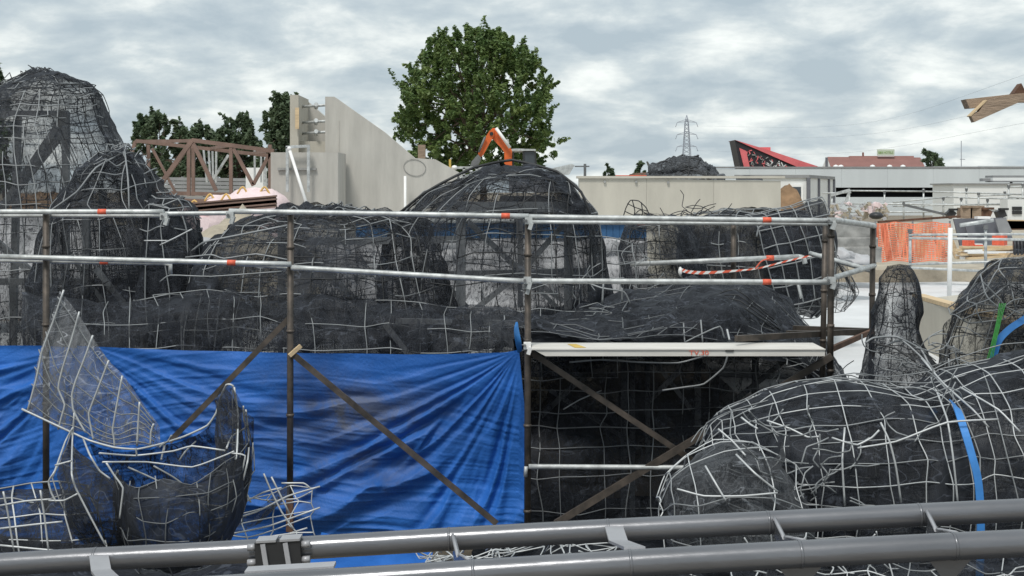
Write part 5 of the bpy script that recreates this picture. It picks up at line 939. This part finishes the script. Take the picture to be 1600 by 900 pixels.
for y in (190, 209, 228):
    z = PZ(y, Yp); wv = 3.6; b = MB()
    for s_ in (-1, 1): b.bar((cx, Yp, z), (cx + s_ * wv, Yp, z - .3), .22, .22).bar((cx, Yp, z + .9), (cx + s_ * wv, Yp, z - .3), .16, .16)
    o = b.build('cross_arm', M['pylon'], c)
    for s_ in (-1, 1): MB().tube(crv([(cx + s_ * wv, Yp, z - .3), (cx + s_ * (wv + .3), Yp, z - 1.2), (cx + s_ * (wv + .6), Yp, z - 2)], 5), .12, 5).build('insulator', M['pylon'], o)
for i, (a1, b1, c1, lab) in enumerate((((1088, 197), (1330, 195), (1700, 85), 'highest faint power cable running right from the pylon'), ((1088, 216), (1330, 212), (1700, 140), 'middle faint power cable running right from the pylon'), ((1088, 235), (1300, 240), (1700, 175), 'lowest faint power cable running right from the pylon'))):
    q = crv([P(*a1, Yp), P(*b1, 300), P(*c1, 150)], 24); tag(MB().tube(q, .013, 4).build('power_cable', M['cable'], None, q[0]), lab, 'cable', 'power cables')

# timber ends at upper right
c = thing('timber_beam', 'weathered wooden beam ends jutting in at the upper right against the sky', 'timber', P(1800, 150, 8.8)); Yw = 8.8
MB().prism([P(1509, 155, Yw), P(1590, 146, Yw), P(1850, 132, Yw), P(1850, 150, Yw), P(1580, 160, Yw), P(1528, 168, Yw), P(1515, 169, Yw)], (0, .1, 0)).build('beam', M['wood'], c)
MB().prism([P(1541, 157, Yw - .06), P(1560, 152, Yw - .06), P(1700, 140, Yw - .06), P(1700, 158, Yw - .06), P(1592, 160, Yw - .06), P(1522, 191, Yw - .06), P(1517, 180, Yw - .06), P(1530, 174, Yw - .06)], (0, .055, 0)).build('beam', M['wood'], c)
MB().prism([P(1584, 146, Yw + .12), P(1596, 130, Yw + .12), P(1604, 146, Yw + .12)], (0, .08, 0)).build('brace', M['rust'], c)
MB().prism([P(1515, 181, Yw - .063), P(1541, 156, Yw - .063), P(1543, 157, Yw - .063), P(1517, 182, Yw - .063)], (0, .06, .0)).build('pale_edge', M['pine'], c)
MB().box(P(1838, 400, Yw + .05), (.14, .2, 4.6)).build('post', M['wood'], c)

# ---------------------------------------------------------------- trees
def tree(name, label, px, py_base_z, Yd, prof, n_cl, n_leaf, ls, mt, seed, cat='tree', grp=None, tuft=.05):
    rg = np.random.default_rng(seed); pr = np.array(prof, float)
    zt, zb_ = PZ(pr[0][0], Yd), PZ(pr[-1][0], Yd); cx_ = PX(px, Yd); base = np.array((cx_, Yd, py_base_z))
    c = thing(name, label, cat, base, grp)
    def half(z):
        y = HY - (z - CZ) / Yd * F; return np.interp(y, pr[:, 0], pr[:, 1]) * Yd / F, np.interp(y, pr[:, 0], pr[:, 2]) * Yd / F
    cl = []
    while len(cl) < n_cl:
        z = rg.uniform(zb_, zt); l_, r_ = half(z); rad = (r_ - l_) / 2 * rg.uniform(.92, 1.1); an = rg.uniform(0, 2 * math.pi); t = rg.uniform(0, 1) ** .38
        if rg.random() > (1.5 * rad / ((zt - zb_) * .5) + .2): continue
        cl.append((cx_ + (l_ + r_) / 2 + rad * t * math.cos(an) * .93, Yd + rad * t * math.sin(an) * .9, z))
    cl = np.array(cl)
    th_ = (zt - zb_); tk = MB(); ctop = np.array((cx_, Yd, zb_ + th_ * .75))
    tk.tube(crv([base, base + (0.05 * th_, 0, (zb_ - base[2]) * .6), (cx_, Yd, zb_ + th_ * .3), ctop], 14), np.linspace(.035, .006, 14) * th_, 9); tk.build('trunk', M['bark'], c)
    lb = MB()
    for k in rg.choice(len(cl), min(46, len(cl)), False):
        s0 = np.array((cx_, Yd, zb_ + th_ * rg.uniform(.02, .55))); q = cl[k]; lb.tube(crv([s0, s0 * .5 + q * .5 + (0, 0, .05 * th_), q], 7), np.linspace(.009, .003, 7) * th_, 5)
    lb.build('limbs', M['bark'], c)
    crad = rg.uniform(.5, 1.3, n_cl) * th_ * tuft
    ori = cl - np.array((cx_, Yd, zb_ + th_ * .15)); ori /= np.linalg.norm(ori, axis=1)[:, None]; ori = ori * .6 + (0, 0, .45) + rg.normal(0, .45, ori.shape)
    k = rg.integers(0, n_cl, n_leaf); d = rg.normal(0, 1, (n_leaf, 3)); d /= np.linalg.norm(d, axis=1)[:, None]; rr = rg.uniform(.1, 1, n_leaf) ** .6
    along = rg.uniform(-1.1, 1.5, n_leaf); slim = np.clip(1.15 - .5 * np.maximum(along, 0), .25, 1)
    ctr = cl[k] + d * (crad[k] * rr * slim)[:, None] * .75 + ori[k] * (crad[k] * along)[:, None]
    nl = d * .5 + np.array((0, 0, .75)) + rg.normal(0, .42, (n_leaf, 3)); nl /= np.linalg.norm(nl, axis=1)[:, None]
    ax = np.cross(nl, rg.normal(0, 1, (n_leaf, 3))); ax /= np.linalg.norm(ax, axis=1)[:, None]; bx = np.cross(nl, ax)
    sz = (ls * rg.uniform(.6, 1.4, n_leaf))[:, None]
    V = np.stack([ctr - ax * sz, ctr + bx * sz * .55, ctr + ax * sz, ctr - bx * sz * .55], 1).reshape(-1, 3)
    tint = np.repeat(np.clip(.45 + .25 * rg.normal(0, 1, n_cl)[k] + .16 * rg.normal(0, 1, n_leaf), 0, 1), 4)
    me = bpy.data.meshes.new('crown'); me.vertices.add(4 * n_leaf); me.vertices.foreach_set('co', (V - base).ravel())
    me.loops.add(4 * n_leaf); me.loops.foreach_set('vertex_index', np.arange(4 * n_leaf)); me.polygons.add(n_leaf); me.polygons.foreach_set('loop_start', np.arange(0, 4 * n_leaf, 4)); me.polygons.foreach_set('loop_total', np.full(n_leaf, 4))
    at = me.attributes.new('tint', 'FLOAT', 'POINT'); at.data.foreach_set('value', tint.astype(np.float32)); me.materials.append(M[mt]); me.update(); me.validate()
    o = bpy.data.objects.new('crown', me); col.objects.link(o); o.parent = c
    return c
tree('maple_tree', 'large dense green maple tree behind the orange excavator', 745, 1.5, 70, [(52, -30, 20), (62, -72, 62), (85, -102, 98), (115, -122, 122), (150, -130, 132), (185, -134, 136), (215, -136, 134), (240, -118, 134), (256, -100, 110), (270, -70, 70)], 950, 90000, .105, 'leaf', 21, tuft=.034)
gt = 'trees behind the truss bridge'
tree('oak_tree', 'broad dark tree above the left end of the truss bridge', 250, 1.5, 80, [(182, -18, 12), (195, -38, 38), (215, -54, 62), (240, -58, 75), (270, -60, 80), (300, -60, 80)], 170, 12000, .16, 'leaf_d', 22, grp=gt)
tree('oak_tree', 'narrower dark tree above the middle of the truss bridge', 372, 1.5, 82, [(180, -8, 8), (195, -22, 22), (215, -34, 36), (250, -44, 44), (300, -50, 50)], 140, 10000, .16, 'leaf_d', 23, grp=gt)
tree('oak_tree', 'tallest dark tree beside the concrete tower', 440, 1.5, 78, [(150, -8, 12), (165, -22, 28), (190, -32, 42), (220, -38, 50), (300, -50, 56)], 170, 13000, .16, 'leaf_d', 24, grp=gt)
tree('oak_tree', 'low dark tree filling the gap behind the truss bridge', 315, 1.5, 84, [(200, -12, 14), (225, -50, 50), (300, -60, 70)], 130, 9000, .18, 'leaf_d', 25, grp=gt)
tree('pine_tree', 'dark pine behind the right end of the hotel roof', 1455, 1.2, 190, [(235, -14, -8), (245, -14, 16), (262, -16, 22), (285, -16, 20)], 50, 1800, .4, 'leaf_d', 26)
tree('small_tree', 'tiny dark tree on the horizon right of the centre mound', 950, 1.2, 150, [(258, -5, 4), (266, -7, 8), (290, -8, 10)], 30, 900, .25, 'leaf_d', 27)
tree('small_tree', 'dark conical conifer on the horizon left of the pylon', 1000, 1.2, 150, [(254, -2, 2), (265, -7, 8), (290, -16, 14)], 30, 1100, .25, 'leaf_d', 28)
tree('small_tree', 'small dark tree at the far left edge behind the tall cage', 0, 1.5, 60, [(110, -8, 3), (140, -14, 6), (200, -20, 20), (300, -30, 30)], 50, 2600, .16, 'leaf_d', 29)
tag(MB().ball(P(1005, 276, 40), (.45, .3, .12), 12, 0, .4, 2).build('soil_pile', M['rust'], None, P(1005, 280, 40)), 'small rusty pile behind the pale concrete wall', 'pile')
tag(MB().bar(P(962, 275.5, 29), P(1010, 275.5, 29), .06, .05).build('red_strip', M['red_paint'], None, P(985, 276, 29)), 'thin red strip lying along the pale concrete wall', 'strip')
c = thing('shovel_bucket', 'dark hooked bucket tip showing beside the grey netted rock lump', 'bucket', P(1018, 285, 33)); MB().prism([P(x, y, 33) for x, y in ((1012, 252), (1016, 258), (1028, 266), (1034, 280), (1012, 280), (1018, 268))], (0, .4, 0)).build('bucket', M['galv_d'], c)

for o in sc.objects:
    if '_b' in o: del o['_b']
